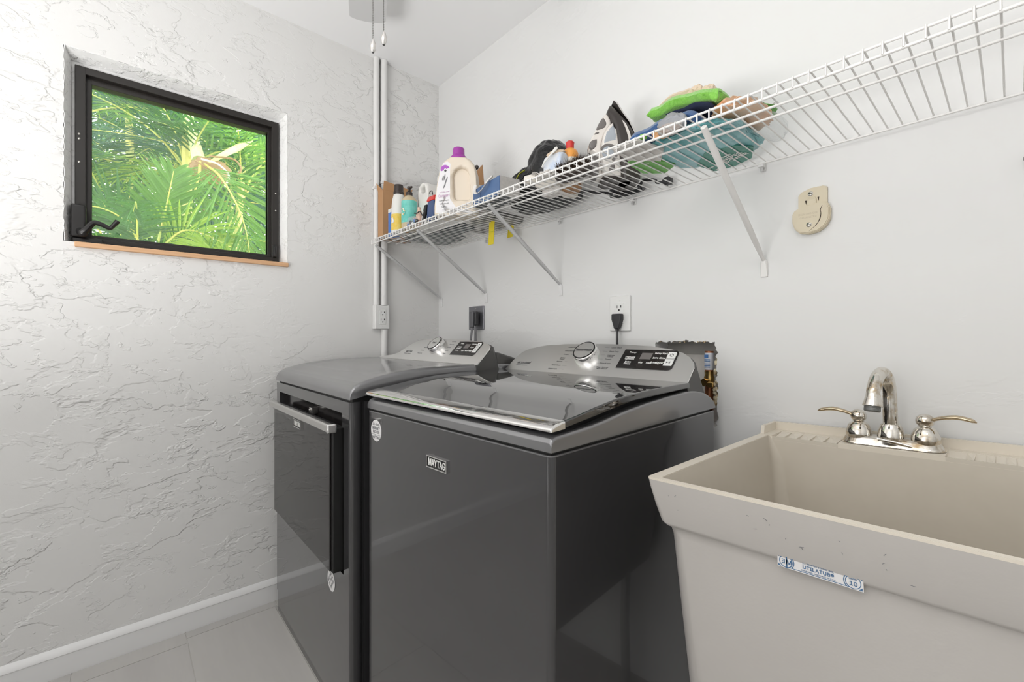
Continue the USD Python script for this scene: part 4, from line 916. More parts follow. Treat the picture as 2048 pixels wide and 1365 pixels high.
t = Thing('cleaner_bottle', 'white bottle with a brown-black cap and a yellow label', 'bottle', (0.200, -0.325, ZS))
c = (0.200, -0.325, 0)
t.part('bottle', lathe([(0, ZS + .0005), (.029, ZS + .0005), (.031, ZS + .004), (.031, 1.575), (.030, 1.60), (.027, 1.628), (.0225, 1.648), (.0205, 1.656), (0, 1.656)], c), 'bottle_white', smooth=60)
lb_ = t.part('label', lathe([(.0311, 1.498), (.0316, 1.498), (.0316, 1.566), (.0311, 1.566)], c), 'label_yellow', label='yellow wrap-around label')
for dx, dz, r in ((-.008, 1.545, .006), (-.004, 1.535, .008), (-.012, 1.530, .004)):
    t.part('daisy', lathe([(0, 0), (r, 0), (r * .9, .0008), (0, .001)], V(0.200 + dx + .012, -0.325 - .0312, dz), (0.2, -1, 0), 10), 'print_white', parent=lb_)
t.part('cap', lathe([(0, 1.653), (.0225, 1.653), (.0225, 1.664), (.0205, 1.666), (.0195, 1.690), (.018, 1.695), (0, 1.696)], c), 'cap_brown', smooth=40)

t = Thing('soap_dispenser', 'dish soap bottle with a dark pump and a teal label', 'bottle', (0.293, -0.325, ZS))
c = (0.293, -0.325, 0)
t.part('bottle', lathe([(0, ZS + .0005), (.029, ZS + .0005), (.0315, ZS + .005), (.0315, 1.600), (.029, 1.612), (.022, 1.620), (.014, 1.625), (.0125, 1.630), (0, 1.630)], c), 'amber_clear', smooth=50)
lb_ = t.part('label', lathe([(.0316, 1.512), (.0321, 1.512), (.0321, 1.602), (.0316, 1.602)], c), 'label_teal', label='teal label with a gold emblem')
for k_ in range(12):
    a_ = k_ * 0.55; r_ = .004 + .0009 * k_
    t.part('emblem', lathe([(0, 0), (.0032, 0), (.002, .0012), (0, .0014)], (0.2995 + r_ * math.cos(a_), -0.3567, 1.560 + 1.3 * r_ * math.sin(a_)), (0.2, -1, 0), 8), 'gold' if k_ % 2 else 'print_white', parent=lb_)
t.part('pump', cat(lathe([(0, 1.627), (.0135, 1.627), (.0135, 1.640), (.011, 1.643), (.0065, 1.645), (.006, 1.655), (.0085, 1.656), (.0085, 1.665), (0, 1.666)], c), rbox(0.293, 0.315, -.329, -.321, 1.655, 1.664, .003)), 'cap_brown')

# white jug with a looped grip
t = Thing('white_jug', 'plain white plastic jug with an oval grip hole, behind the small things', 'jug', (0.335, -0.255, ZS))
ol = Polygon([(0.294, ZS), (0.294, 1.640), (0.299, 1.662), (0.312, 1.675), (0.335, 1.679), (0.360, 1.674), (0.374, 1.662), (0.381, 1.640), (0.383, ZS)]).buffer(-.004).buffer(.004)
hl = affinity.scale(Point(0.340, 1.650).buffer(1.0, quad_segs=8), .021, .0115)
t.part('body', soft(extr(ol.difference(hl), .070, (0, -0.220, 0), (1, 0, 0), (0, 0, 1), (0, -1, 0)), .006, 10), 'bottle_white', smooth=60)
t.part('grip_recess', extr(hl.buffer(.002), .012, (0, -0.240, 0), (1, 0, 0), (0, 0, 1), (0, -1, 0)), 'bottle_white')
t = Thing('plastic_scoop', 'small white plastic scoop standing behind the white jug', 'scoop', (0.160, -0.10, ZS))
t.part('bowl', lump((0.166, -0.100, 1.782), (.017, .010, .021), 3, .05, 2, 3), 'bottle_white', smooth=True)
t.part('stem', tube(bez([(0.166, -.1, 1.770), (0.163, -.1, 1.73), (0.160, -.1, 1.68), (0.166, -.1, 1.60), (0.17, -.1, ZS)], 20), [.0075] + [.0062] * 20, 10), 'bottle_white')

t = Thing('small_pouch', 'navy pouch with a red top band beside the big detergent jug', 'pouch', (0.470, -0.322, ZS))
t.part('pouch', soft(hull(rbox(.448, .498, -.338, -.306, ZS + .001, 1.50, .006), rbox(.452, .500, -.334, -.310, 1.56, 1.566, .003)), .005, 6), 'blue_plastic', smooth=True)
t.part('band', soft(hull(rbox(.4485, .502, -.337, -.307, 1.563, 1.572, .003), rbox(.453, .500, -.332, -.312, 1.578, 1.583, .002)), .005, 3), 'red_plastic', smooth=True)
t = Thing('phone_case', 'upright black case leaning beside the navy pouch', 'case', (0.436, -0.335, ZS))
t.part('case', hull(rbox(.424, .444, -.346, -.336, ZS, ZS + .006, .002), rbox(.430, .450, -.336, -.326, 1.550, 1.556, .002)), 'parts_and_gap_black')
t.part('strip', hull(rbox(.428, .431, -.3475, -.345, ZS + .01, ZS + .012, .0008), rbox(.431, .434, -.3415, -.339, 1.53, 1.532, .0008)), 'sticker_white')
t = Thing('pink_bottle', 'small pinkish tube lying among the odds and ends', 'tube', (0.405, -0.340, ZS))
t.part('body', soft(hull(rbox(.378, .412, -.348, -.326, ZS, 1.512, .006), rbox(.384, .406, -.344, -.330, 1.535, 1.545, .004)), .005, 5), 'skin_pink', smooth=True)
t.part('cap', lathe([(0, 0), (.007, 0), (.0065, .012), (0, .013)], (.395, -.337, 1.543), n=14), 'skin_pink')
t = Thing('cable_loop', 'thin black cable looped between the jug and the pouch', 'cable', (0.42, -0.345, ZS))
t.part('cable', tube(bez([(.385, -.352, 1.532), (.405, -.354, 1.526), (.425, -.352, 1.53), (.44, -.350, 1.515), (.455, -.349, 1.495), (.43, -.352, 1.490), (.40, -.353, 1.505), (.39, -.352, 1.492)], 60), .0022, 8), 'rubber_black')
t.part('cable', tube(bez([(.452, -.325, 1.600), (.465, -.328, 1.604), (.480, -.33, 1.600), (.489, -.332, 1.585)], 20), .0018, 8), 'rubber_black')
t = Thing('clear_pouch', 'clear plastic pouch of small blue and dark parts in front of the teal soap', 'pouch', (0.368, -0.350, ZS))
t.part('film', lump((.360, -.350, 1.503), (.042, .012, .022), 5, .35, 3, 3, ZS), 'clear_film', smooth=True)
cols = ['box_blue', 'pack_teal', 'parts_and_gap_black', 'bag_slate', 'sticker_white', 'skin_pink']
for k_ in range(9):
    t.part('trinket', lump((.330 + .0085 * k_, -.349 + .003 * (k_ % 2), ZS + .010 + .005 * ((k_ * 7) % 4)), (.0075, .005, .0075), k_, .4, 3, 2), cols[k_ % 6], smooth=True)

# the big detergent jug: grip cut through, label panel, purple cap
t = Thing('detergent_jug', 'large cream and white detergent jug with a purple cap and a long grip opening', 'jug', (0.585, -0.285, ZS))
t.loc = V(0.585, -0.285, ZS)
ang = math.radians(44); ex_, ey_ = V(math.cos(ang), math.sin(ang), 0), V(0, 0, 1); ez_ = np.cross(ex_, ey_)
Oj = V(0.585, -0.285, ZS)
jo = Polygon([(-.080, .001), (-.081, .03), (-.074, .10), (-.066, .145), (-.058, .178), (-.046, .197), (-.026, .212), (.030, .212), (.050, .205), (.066, .186), (.074, .160), (.077, .10), (.079, .03), (.078, .001)]).buffer(-.006).buffer(.006)
jh = Polygon([(.0, .062), (-.003, .10), (-.004, .145), (.004, .162), (.020, .168), (.036, .160), (.044, .140), (.046, .10), (.047, .062)]).buffer(-.008).buffer(.014)
jb = soft(mapped(trimesh.creation.extrude_polygon(jo.difference(jh), .074, engine='earcut'), Oj - ez_ * .037, ex_, ey_, ez_), .006, 12)
t.part('body', jb, 'bottle_cream', smooth=60)
t.part('grip_wall', mapped(trimesh.creation.extrude_polygon(jh.buffer(.004), .030, engine='earcut'), Oj - ez_ * .012, ex_, ey_, ez_), 'bottle_cream')
lp_ = Polygon([(-.074, .010), (-.068, .10), (-.055, .168), (-.044, .190), (-.030, .196), (-.018, .186), (-.020, .16), (-.020, .06), (.0, .030), (.068, .012), (.066, .008)]).buffer(-.003).buffer(.003)
lbl = t.part('label', mapped(trimesh.creation.extrude_polygon(lp_, .002, engine='earcut'), Oj + ez_ * .0350, ex_, ey_, ez_), 'label_white', label='white front label')
on_ = lambda x, z: Oj + ex_ * x + ey_ * z + ez_ * .0373
half = affinity.rotate(Point(0, 0).buffer(.0165).intersection(sbox(-.02, 0, .02, .02)).difference(Point(0, -.001).buffer(.005)), 22, origin=(0, 0))
t.part('emblem', mapped(trimesh.creation.extrude_polygon(half, .0004, engine='earcut'), on_(-.038, .166), ex_, ey_, ez_), 'purple_print', parent=lbl)
t.part('emblem', mapped(trimesh.creation.extrude_polygon(Point(0, 0).buffer(.0042), .0004, engine='earcut'), on_(-.037, .162), ex_, ey_, ez_), 'print_dark', parent=lbl)
for (x, z, a_, l_) in ((-.046, .135, 75, .018), (-.040, .138, 78, .024), (-.034, .126, 70, .030), (-.040, .108, 68, .022)):
    sp_ = affinity.rotate(affinity.scale(Point(0, 0).buffer(1.0), l_ / 2, .0022), a_, origin=(0, 0))
    t.part('sprig', mapped(trimesh.creation.extrude_polygon(sp_, .0004, engine='earcut'), on_(x, z), ex_, ey_, ez_), 'print_grey', parent=lbl)
ext = ex_ + ey_ * 0.10
t.part('print', text('Caregent', .0105, on_(-.042, .072), ext, ey_, .0004, True, maxw=.042), 'pink_print', parent=lbl)
t.part('print', text('NATURAL CARE', .0034, on_(-.040, .085), ext, ey_, .0004, True, maxw=.038), 'pink_print', parent=lbl)
for k_, s_ in enumerate(('laundry detergent', 'for sensitive skin', '32 loads', '1.5 L')):
    t.part('print', text(s_, .0042, on_(-.043 + .002 * (k_ % 2), .054 - .011 * k_), ext, ey_, .0004, maxw=.034 if k_ < 2 else .018), 'print_grey', parent=lbl)
t.part('neck', lathe([(0, .205), (.024, .205), (.022, .218), (0, .218)], Oj + ex_ * .004), 'bottle_cream')
t.part('cap', lathe([(0, .2125), (.0285, .2125), (.0295, .2150), (.0290, .2230), (.0250, .2275), (.0225, .2290), (.0215, .2520), (.0195, .2555), (0, .2560)], Oj + ex_ * .004, n=36), 'purple_cap', smooth=40)

t = Thing('open_carton', 'brown carton with an upright flap, behind the detergent jug', 'carton', (0.48, -0.06, ZS))
t.part('walls', cat(box(.44, .53, -.12, -.117, ZS, 1.655), box(.527, .53, -.117, -.05, ZS, 1.655), box(.44, .443, -.117, -.05, ZS, 1.655), box(.44, .53, -.053, -.05, ZS, 1.655)), 'grey_board', smooth=False)
t.part('flap', hull([(.455, -.117, 1.655), (.53, -.117, 1.655), (.455, -.12, 1.655), (.53, -.12, 1.655), (.462, -.118, 1.720), (.520, -.118, 1.742), (.462, -.121, 1.720), (.520, -.121, 1.742)]), 'cardboard', smooth=False)
t.part('white_panel', hull([(.450, -.124, 1.60), (.528, -.124, 1.60), (.450, -.1215, 1.60), (.528, -.1215, 1.60), (.450, -.124, 1.690), (.528, -.124, 1.655), (.450, -.1215, 1.690), (.528, -.1215, 1.655)]), 'paper_white', smooth=False)
t.part('knob', lump((.478, -.118, 1.744), (.013, .008, .010), 2, .1, 2, 3), 'cap_brown', smooth=True)

# navy gift box with grey sides, a curled ribbon over its front
t = Thing('navy_box', 'navy blue open gift box with grey sides in front of the black bag', 'box', (0.80, -0.27, ZS))
ab = math.radians(-9); bx, by = V(math.cos(ab), math.sin(ab), 0), V(-math.sin(ab), math.cos(ab), 0)
Ob = V(0.728, -0.318, ZS)
B_W, B_D, B_H = 0.172, 0.075, 0.058
mb = lambda m: mapped(m, Ob, bx, by, (0, 0, 1))
t.part('front', mb(box(0, B_W, 0, .003, 0, B_H)), 'navy_board', smooth=False)
t.part('side', mb(box(B_W - .003, B_W, .003, B_D, 0, B_H)), 'grey_board', smooth=False, label='grey cardboard side')
t.part('side', mb(box(0, .003, .003, B_D, 0, B_H)), 'grey_board', smooth=False)
t.part('back', mb(box(.003, B_W - .003, B_D - .003, B_D, 0, B_H)), 'grey_board', smooth=False)
t.part('bottom', mb(box(.003, B_W - .003, .003, B_D - .003, 0, .003)), 'bag_slate', smooth=False)
t.part('seam', mb(box(.048, .0495, -.0006, 0, 0, B_H)), 'blue_plastic', smooth=False)
rb_ = bez([Ob + bx * .018 + by * -.002 + V(0, 0, .070), Ob + bx * .026 + by * -.010 + V(0, 0, .046), Ob + bx * .050 + by * -.013 + V(0, 0, .033), Ob + bx * .080 + by * -.012 + V(0, 0, .036), Ob + bx * .110 + by * -.008 + V(0, 0, .052), Ob + bx * .128 + by * .000 + V(0, 0, .066), Ob + bx * .105 + by * .006 + V(0, 0, .070), Ob + bx * .070 + by * .006 + V(0, 0, .062)], 60)
t.part('ribbon', tube(rb_, .0055, 8, flat=.35), 'paper_white', smooth=60)

# black bin bag
t = Thing('bin_bag', 'crumpled black plastic bin bag with a yellow-green drawstring', 'bag', (0.90, -0.20, ZS))
bg = manif(lump((.905, -.128, 1.604), (.084, .072, .112), 4, .16, 1.6, 4, ZS + .0005)) + manif(lump((.825, -.145, 1.565), (.088, .060, .074), 9, .20, 2.0, 4, ZS + .0005)) + manif(lump((.875, -.130, 1.520), (.135, .085, .034), 12, .20, 2.4, 4, ZS + .0005, .7))
bm = bg.refine_to_length(.010).to_mesh()
bm = trimesh.Trimesh(bm.vert_properties[:, :3], bm.tri_verts); trimesh.smoothing.filter_taubin(bm, iterations=6)
bm = noisy(bm, .0075, 15, 3); vv = np.array(bm.vertices); vv[:, 2] = np.maximum(vv[:, 2], ZS + .0002); bm.vertices = vv
t.part('bag', bm, 'bag_black', smooth=50)
t.part('loose_corner', noisy(hull([(.765, -.215, 1.575), (.772, -.225, 1.565), (.80, -.20, 1.600), (.850, -.19, 1.622), (.852, -.205, 1.57), (.80, -.2, 1.55)]).subdivide().subdivide().subdivide(), .006, 40, 8), 'bag_black', smooth=50)
t.part('drawstring', tube(bez([(.858, -.200, 1.605), (.846, -.214, 1.592), (.838, -.222, 1.572), (.834, -.228, 1.552)], 24), .0065, 8, flat=.3), 'yellow_green', smooth=60)

t = Thing('plastic_sack', 'dark grey plastic sack lying flat behind the two small bottles', 'sack', (0.20, -0.16, ZS), group='flat plastic sacks on the shelf wires')
t.part('sack', lump((.215, -.160, ZS + .007), (.120, .122, .012), 21, .22, 3, 5, ZS + .0003, .65), 'bag_slate', smooth=True)
t = Thing('plastic_sack', 'slate plastic sack lying flat behind the white jug and the pouch', 'sack', (0.42, -0.13, ZS), group='flat plastic sacks on the shelf wires')
t.part('sack', lump((.415, -.170, ZS + .006), (.088, .046, .011), 23, .22, 3, 5, ZS + .0002, .65), 'bag_slate', smooth=True)
t = Thing('plastic_sack', 'pale grey plastic sack lying flat behind the big detergent jug', 'sack', (0.62, -0.15, ZS), group='flat plastic sacks on the shelf wires')
t.part('sack', lump((.625, -.128, ZS + .008), (.090, .085, .016), 25, .24, 3, 5, ZS + .0002, .65), 'bag_grey', smooth=True)

for i, (x, y, z0, lab_) in enumerate(((.630, -.160, 1.396, 'longer yellow webbing strap hanging through the shelf wires'), (.628, -.062, 1.439, 'shorter yellow webbing strap hanging near the wall'))):
    t = Thing('webbing_strap', lab_, 'strap', (x, y, z0), group='yellow webbing straps')
    P = bez([(x, y + .004, ZS + .012), (x, y + .001, ZS - .02), (x, y, (z0 + ZS) / 2), (x - .001, y - .002, z0)], 24)
    t.part('strap', loft([[p_ + V(a_, b_ * .0011, 0) for a_, b_ in ((-.0155, -1), (.0155, -1), (.0155, 1), (-.0155, 1))] for p_ in P]), 'yellow_strap', smooth=40)
    t.part('stitching', box(x - .013, x + .013, y - .0046, y - .0005, (z0 + ZS) / 2 + .004, (z0 + ZS) / 2 + .0055), 'yellow_green')

# white soft pack with an elastic strap
t = Thing('wipes_pack', 'white and pale blue soft pack with a strap, beside the bin bag', 'pack', (0.995, -0.20, 1.56))
t.part('pack', soft(hull(rbox(.970, 1.030, -.225, -.185, ZS + .040, 1.56, .006), rbox(.962, 1.042, -.222, -.186, 1.594, 1.610, .006)), .007, 6), 'wipes_pack', smooth=50)
t.part('flap', noisy(lump((1.002, -.205, 1.613), (.036, .020, .010), 2, .3, 3, 3), .003, 40), 'towel_beige', smooth=True)
t.part('strap', tube(bez([(.972, -.232, 1.575), (.985, -.236, 1.585), (1.012, -.234, 1.602), (1.030, -.228, 1.616), (1.022, -.226, 1.620), (1.005, -.232, 1.600)], 40), .0028, 8), 'bottle_white')
t.part('foot', soft(hull(rbox(.955, 1.075, -.245, -.185, ZS + .020, ZS + .045, .006), rbox(.948, .96, -.25, -.24, ZS + .040, ZS + .054, .004)), .008, 4), 'off_white', smooth=50)
t.part('support', box(.965, 1.04, -.225, -.19, ZS, ZS + .03), 'paper_white')

t = Thing('polish_bottle', 'orange-shouldered bottle with a red cap behind the brush', 'bottle', (1.028, -0.165, ZS))
c = (1.028, -0.165, 0)
t.part('bottle', lathe([(0, ZS), (.024, ZS), (.025, ZS + .005), (.025, 1.600), (.024, 1.604), (0, 1.604)], c), 'off_white')
t.part('shoulder', lathe([(0, 1.600), (.0255, 1.600), (.0258, 1.616), (.022, 1.625), (.0135, 1.632), (0, 1.632)], c), 'orange_plastic', smooth=40)
t.part('cap', lathe([(0, 1.630), (.0125, 1.630), (.0125, 1.646), (.0135, 1.648), (.0135, 1.652), (.010, 1.656), (0, 1.656)], c), 'red_plastic', smooth=40)

# scrubbing brush
t = Thing('scrub_brush', 'wooden brush with dark bristles lying in front of the red-capped bottle', 'brush', (1.13, -0.285, ZS))
hp = bez([(.960, -.300, ZS + .034), (1.00, -.290, ZS + .040), (1.06, -.275, ZS + .032), (1.10, -.265, ZS + .028)], 24)
t.part('handle', tube(hp, np.linspace(.008, .011, len(hp)), 10, flat=.6), 'cap_brown')
t.part('block', soft(hull(rbox(1.085, 1.195, -.300, -.255, ZS + .0005, ZS + .020, .006)), .008, 4), 'cap_brown', smooth=50)
rbz = np.random.default_rng(3); tu = []
for k_ in range(1000):
    b0 = V(rbz.uniform(1.092, 1.188), rbz.uniform(-.294, -.261), ZS + .012); d_ = V(rbz.normal(0, .22), rbz.normal(-.1, .22), 1); d_ /= np.linalg.norm(d_)
    l_ = rbz.uniform(.026, .046); s_ = np.cross(d_, (0, 1, 0)) * .0016; q_ = np.cross(d_, s_)
    tu.append(trimesh.Trimesh([b0 + s_, b0 - s_ * .5 + q_, b0 - s_ * .5 - q_, b0 + d_ * l_], [(0, 1, 3), (1, 2, 3), (2, 0, 3), (0, 2, 1)], process=False))
t.part('bristles', cat(*tu), 'bristle', smooth=False, kind='stuff')
t = Thing('wood_block', 'small brown wooden brush head lying near the wall', 'brush', (1.055, -0.19, ZS))
t.part('block', soft(hull(rbox(1.025, 1.075, -.215, -.165, ZS + .0005, ZS + .016, .005), rbox(1.050, 1.100, -.215, -.19, ZS + .0005, ZS + .016, .005)), .008, 3), 'wood_brush', smooth=50)
t.part('pad', box(1.035, 1.085, -.212, -.172, ZS + .0162, ZS + .024), 'off_white')
t = Thing('paper_roll', 'small cream paper roll at the front edge of the shelf', 'roll', (1.030, -0.338, ZS))
t.part('roll', lathe([(.005, -.018), (.0120, -.018), (.0125, -.015), (.0125, .015), (.0120, .018), (.005, .018)], (1.030, -.335, ZS + .0128), (.95, .3, 0), 28), 'off_white')
t.part('tail', tube(bez([(1.046, -.345, ZS + .018), (1.060, -.350, ZS + .020), (1.072, -.348, ZS + .014), (1.085, -.345, ZS + .004)], 16), .006, 6, flat=.2), 'paper_white')
t = Thing('folded_paper', 'crumpled white paper lying under the brush', 'paper', (1.08, -0.325, ZS))
t.part('sheet', lump((1.093, -.335, ZS + .008), (.030, .020, .011), 31, .45, 3, 4, ZS + .0002), 'paper_white', smooth=30)

# steam iron on its heel: local w along x, thickness y, up z
t = Thing('steam_iron', 'black and white steam iron standing on its heel', 'iron', (1.172, -0.240, ZS), rz=48.0)
K = .000256
IP = lambda pts: [((x - 220) * K, (945 - y) * K) for x, y in pts]
hw = lambda z: .0015 + .052 * np.sqrt(np.clip(1 - (np.asarray(z) / .2268) ** 2.2, 0.0, 1))
Rr = IP([(470, 66), (505, 100), (560, 190), (640, 300), (690, 400), (725, 500), (745, 600), (755, 700), (760, 800), (762, 945)])
Ll = IP([(455, 66), (415, 150), (440, 210), (470, 300), (490, 400), (505, 500), (520, 600), (535, 700), (548, 800), (560, 945)])
zs = np.linspace(.0003, .2248, 30); rings = []
for z in zs:
    r_ = np.interp(z, [p[1] for p in Rr][::-1], [p[0] for p in Rr][::-1]); l_ = np.interp(z, [p[1] for p in Ll][::-1], [p[0] for p in Ll][::-1]); h_ = float(hw(z))
    if r_ - l_ < .004: r_ = l_ + .004
    o = sbox(l_, -h_, r_, h_); q = min(.012, h_ * .6, (r_ - l_) * .45)
    rings.append(np.c_[np.array(o.buffer(-q).buffer(q, quad_segs=4).exterior.coords)[:20], np.full(20, z)] if len(o.buffer(-q).buffer(q, quad_segs=4).exterior.coords) >= 21 else rings[-1] + (0, 0, .004))
Y0 = .055
shell = loft(rings); shell.apply_translation((0, Y0, 0))
t.part('soleplate_shell', shell, 'iron_black', smooth=45)
t.part('soleplate', extr([(p[0] + .0005, p[1]) for p in Rr] + [(p[0] + .005, p[1]) for p in Rr[::-1]], .075, (0, Y0 + .0375, 0), (1, 0, 0), (0, 0, 1), (0, -1, 0)), 'satin_chrome')


def side_plate(pts, m, name, off=.001, th=.004, edge=.006):
    """a plate that follows the side of the iron"""
    M = manif(extr(IP(pts), th, (0, 0, 0), (1, 0, 0), (0, 0, 1), (0, -1, 0))).refine_to_length(edge).to_mesh()
    v = np.array(M.vert_properties[:, :3], float); v[:, 1] += Y0 - hw(v[:, 2]) + th - off - th
    return t.part(name, trimesh.Trimesh(v, M.tri_verts, process=False), m, smooth=50)


bodyp = Polygon(IP([(470, 305), (420, 340), (370, 420), (350, 520), (345, 640), (350, 760), (370, 900), (560, 935), (550, 750), (530, 560), (515, 400), (500, 370), (478, 365)]))
bd = soft(extr(bodyp, .085, (0, Y0 + .0425, 0), (1, 0, 0), (0, 0, 1), (0, -1, 0)), .007, 4)
t.part('body', bd, 'iron_white', smooth=50)
hp = Polygon(IP([(405, 172), (385, 190), (340, 245), (300, 330), (262, 410), (235, 460), (215, 510), (222, 560), (250, 575), (300, 625), (230, 640), (225, 700), (235, 790), (255, 880), (320, 900), (375, 910), (352, 780), (346, 640), (352, 520), (372, 425), (420, 345), (470, 300), (450, 215)]))
t.part('handle', soft(extr(hp.buffer(0), .040, (0, Y0 + .020, 0), (1, 0, 0), (0, 0, 1), (0, -1, 0)), .006, 3), 'iron_white', smooth=50)
gr = lambda pts, name, m, h_=.044: t.part(name, soft(extr(IP(pts), h_, (0, Y0 + h_ / 2, 0), (1, 0, 0), (0, 0, 1), (0, -1, 0)), .005, 3), m, smooth=50)
gr([(375, 215), (345, 245), (310, 310), (285, 370), (380, 345), (412, 310), (405, 260)], 'grip_inset', 'iron_grey')
gr([(300, 375), (262, 408), (268, 418), (330, 400), (335, 380)], 'button', 'iron_grey')
gr([(305, 455), (240, 475), (216, 505), (220, 555), (250, 578), (285, 560), (305, 510)], 'steam_dial', 'iron_grey', .046)
gr([(250, 630), (225, 655), (232, 790), (255, 890), (312, 900), (322, 830), (318, 680), (300, 630)], 'heel_pad', 'iron_grey', .048)
gr([(372, 470), (400, 400), (470, 330), (478, 370), (500, 390), (512, 520), (420, 540), (360, 560)], 'upper_tank', 'iron_tank', .086)
k_ = t.part('dial', lathe([(0, 0), (.0165, 0), (.0165, .003), (.012, .005), (0, .0055)], ((405 - 220) * K, Y0 - .0425, (945 - 650) * K), (0, -1, 0), 32), 'iron_tank')
t.part('dial_arc', extr(Point(0, 0).buffer(.026).difference(Point(0, 0).buffer(.0185)).intersection(Polygon([(-.024, .012), (-.02, .04), (.04, .04), (.04, -.03), (.012, -.022), (0, 0)])), .004, ((412 - 220) * K, Y0 - .0405, (945 - 655) * K), (1, 0, 0), (0, 0, 1), (0, -1, 0)), 'iron_grey')
gr([(430, 780), (490, 775), (480, 840), (440, 870), (405, 850)], 'badge_inset', 'iron_grey', .0885)
side_plate([(565, 292), (600, 335), (635, 430), (655, 520), (663, 600), (664, 720), (640, 720), (634, 600), (620, 480), (595, 380)], 'iron_white', 'side_stripe', off=.0006)
t.part('heel', soft(hull(rbox(.032, .132, Y0 - .046, Y0 + .046, .0003, .012, .005)), .008, 2), 'iron_black', smooth=50)

t = Thing('cord', 'black cord of the iron coiled on the shelf with its plug to the right', 'cord', (1.17, -0.10, ZS))
cp = []
for k_ in range(70):
    a_ = k_ * .33; r1, r2 = .062 - .0004 * k_, .024 + .0001 * k_
    cp.append((1.150 + r1 * math.cos(a_) + .006 * math.sin(k_ * .2), -.045 + r2 * math.sin(a_), ZS + .0055 + .0005 * k_ + .003 * math.sin(k_ * .5)))
t.part('coil', tube(bez(cp, 280), .0048, 8), 'rubber_black', smooth=60)
t.part('lead', tube(bez([cp[-1], (1.235, -.040, ZS + .026), (1.255, -.042, ZS + .012), (1.268, -.043, ZS + .008), (1.275, -.036, ZS + .008)], 30), .0042, 8), 'rubber_black', smooth=60)
t.part('plug', hull(rbox(1.273, 1.296, -.042, -.020, ZS + .0003, ZS + .022, .004), rbox(1.268, 1.276, -.040, -.032, ZS + .004, ZS + .014, .002)), 'rubber_black')
t.part('lead', tube(bez([(1.07, -.17, ZS + .006), (1.09, -.13, ZS + .005), (1.12, -.075, ZS + .006), (1.14, -.05, ZS + .007)], 24), .0045, 8), 'rubber_black', smooth=60)
t = Thing('twist_tie', 'white cable tie around the coiled iron cord', 'tie', (1.125, -0.115, ZS))
t.part('tie', tube(bez([(1.118, -.120, ZS + .004), (1.128, -.105, ZS + .030), (1.140, -.092, ZS + .026), (1.148, -.082, ZS + .004)], 24), .004, 8, flat=.4), 'bottle_white')


def drape(x0, x1, y0, y1, top, th, seed, amp=.006, n=34, tilt=0.0):
    """a folded cloth: closed slab whose upper face follows top(x), wavy"""
    X, Yg = np.meshgrid(np.linspace(x0, x1, n), np.linspace(y0, y1, 14), indexing='ij')
    edge = np.minimum(np.minimum(X - x0, x1 - X) / .012, np.minimum(Yg - y0, y1 - Yg) / .012).clip(0, 1); edge = np.sqrt(1 - (1 - edge) ** 2)
    wv = (meshkit.fbm(np.stack([X * 22, Yg * 22, np.full_like(X, seed)], -1), 3, seed) - .5) * 2 * amp
    mid = np.interp(X, *np.array(top).T) + tilt * (Yg - y0) + wv
    return X, Yg, mid - th * (1 - .5 * (1 + edge)), mid - th * .5 - th * .5 * edge


def drape_mesh(*a, **k):
    X, Yg, zt, zb = drape(*a, **k); n, m = X.shape
    wob = .004 * np.sin(X * 90 + a[6]); Yg = Yg + wob
    top = np.stack([X, Yg, zt], -1).reshape(-1, 3); bot = np.stack([X, Yg, zb], -1).reshape(-1, 3); f = []
    for i in range(n - 1):
        for j in range(m - 1):
            p_, q_, r_, s_ = i * m + j, (i + 1) * m + j, (i + 1) * m + j + 1, i * m + j + 1
            f += [(p_, q_, r_), (p_, r_, s_), (p_ + n * m, r_ + n * m, q_ + n * m), (p_ + n * m, s_ + n * m, r_ + n * m)]
    rimv = [i * m for i in range(n)] + [(n - 1) * m + j for j in range(1, m)] + [i * m + m - 1 for i in range(n - 2, -1, -1)] + [j for j in range(m - 2, 0, -1)]
    for a_, b_ in zip(rimv, rimv[1:] + rimv[:1]): f += [(a_, a_ + n * m, b_ + n * m), (a_, b_ + n * m, b_)]
    return trimesh.Trimesh(np.vstack([top, bot]), f, process=False)


t = Thing('cloth', 'folded blue towel at the bottom of the cloth stack', 'towel', (1.42, -0.25, 1.53), group='stack of folded cloths on the shelf')
t.part('towel', drape_mesh(1.318, 1.505, -.305, -.185, [(1.318, 1.512), (1.345, 1.530), (1.389, 1.538), (1.439, 1.541), (1.486, 1.534), (1.505, 1.525)], .024, 3, .003), 'towel_blue', smooth=60)
t = Thing('cloth', 'dark navy cloth tucked under the green towel', 'towel', (1.46, -0.25, 1.56), group='stack of folded cloths on the shelf')
t.part('towel', drape_mesh(1.430, 1.530, -.300, -.200, [(1.430, 1.548), (1.45, 1.5505), (1.49, 1.549), (1.53, 1.538)], .0085, 8, .001), 'towel_navy', smooth=60)
t = Thing('cloth', 'bright green terry towel folded on top of the stack', 'towel', (1.45, -0.26, 1.57), group='stack of folded cloths on the shelf')
t.part('towel', drape_mesh(1.384, 1.552, -.306, -.205, [(1.384, 1.568), (1.392, 1.576), (1.427, 1.576), (1.463, 1.577), (1.486, 1.574), (1.529, 1.563), (1.566, 1.554)], .0225, 13, .0025, tilt=-.03), 'towel_green', smooth=60)
t.part('hem', drape_mesh(1.528, 1.548, -.308, -.285, [(1.528, 1.562), (1.548, 1.558)], .028, 14, .001), 'towel_green', smooth=60)
t.part('fold', lump((1.398, -.262, 1.562), (.020, .040, .011), 15, .25, 2.4, 4), 'towel_green', smooth=True)
t = Thing('cloth', 'beige cloth draped over the back of the green towel', 'towel', (1.42, -0.20, 1.60), group='stack of folded cloths on the shelf')
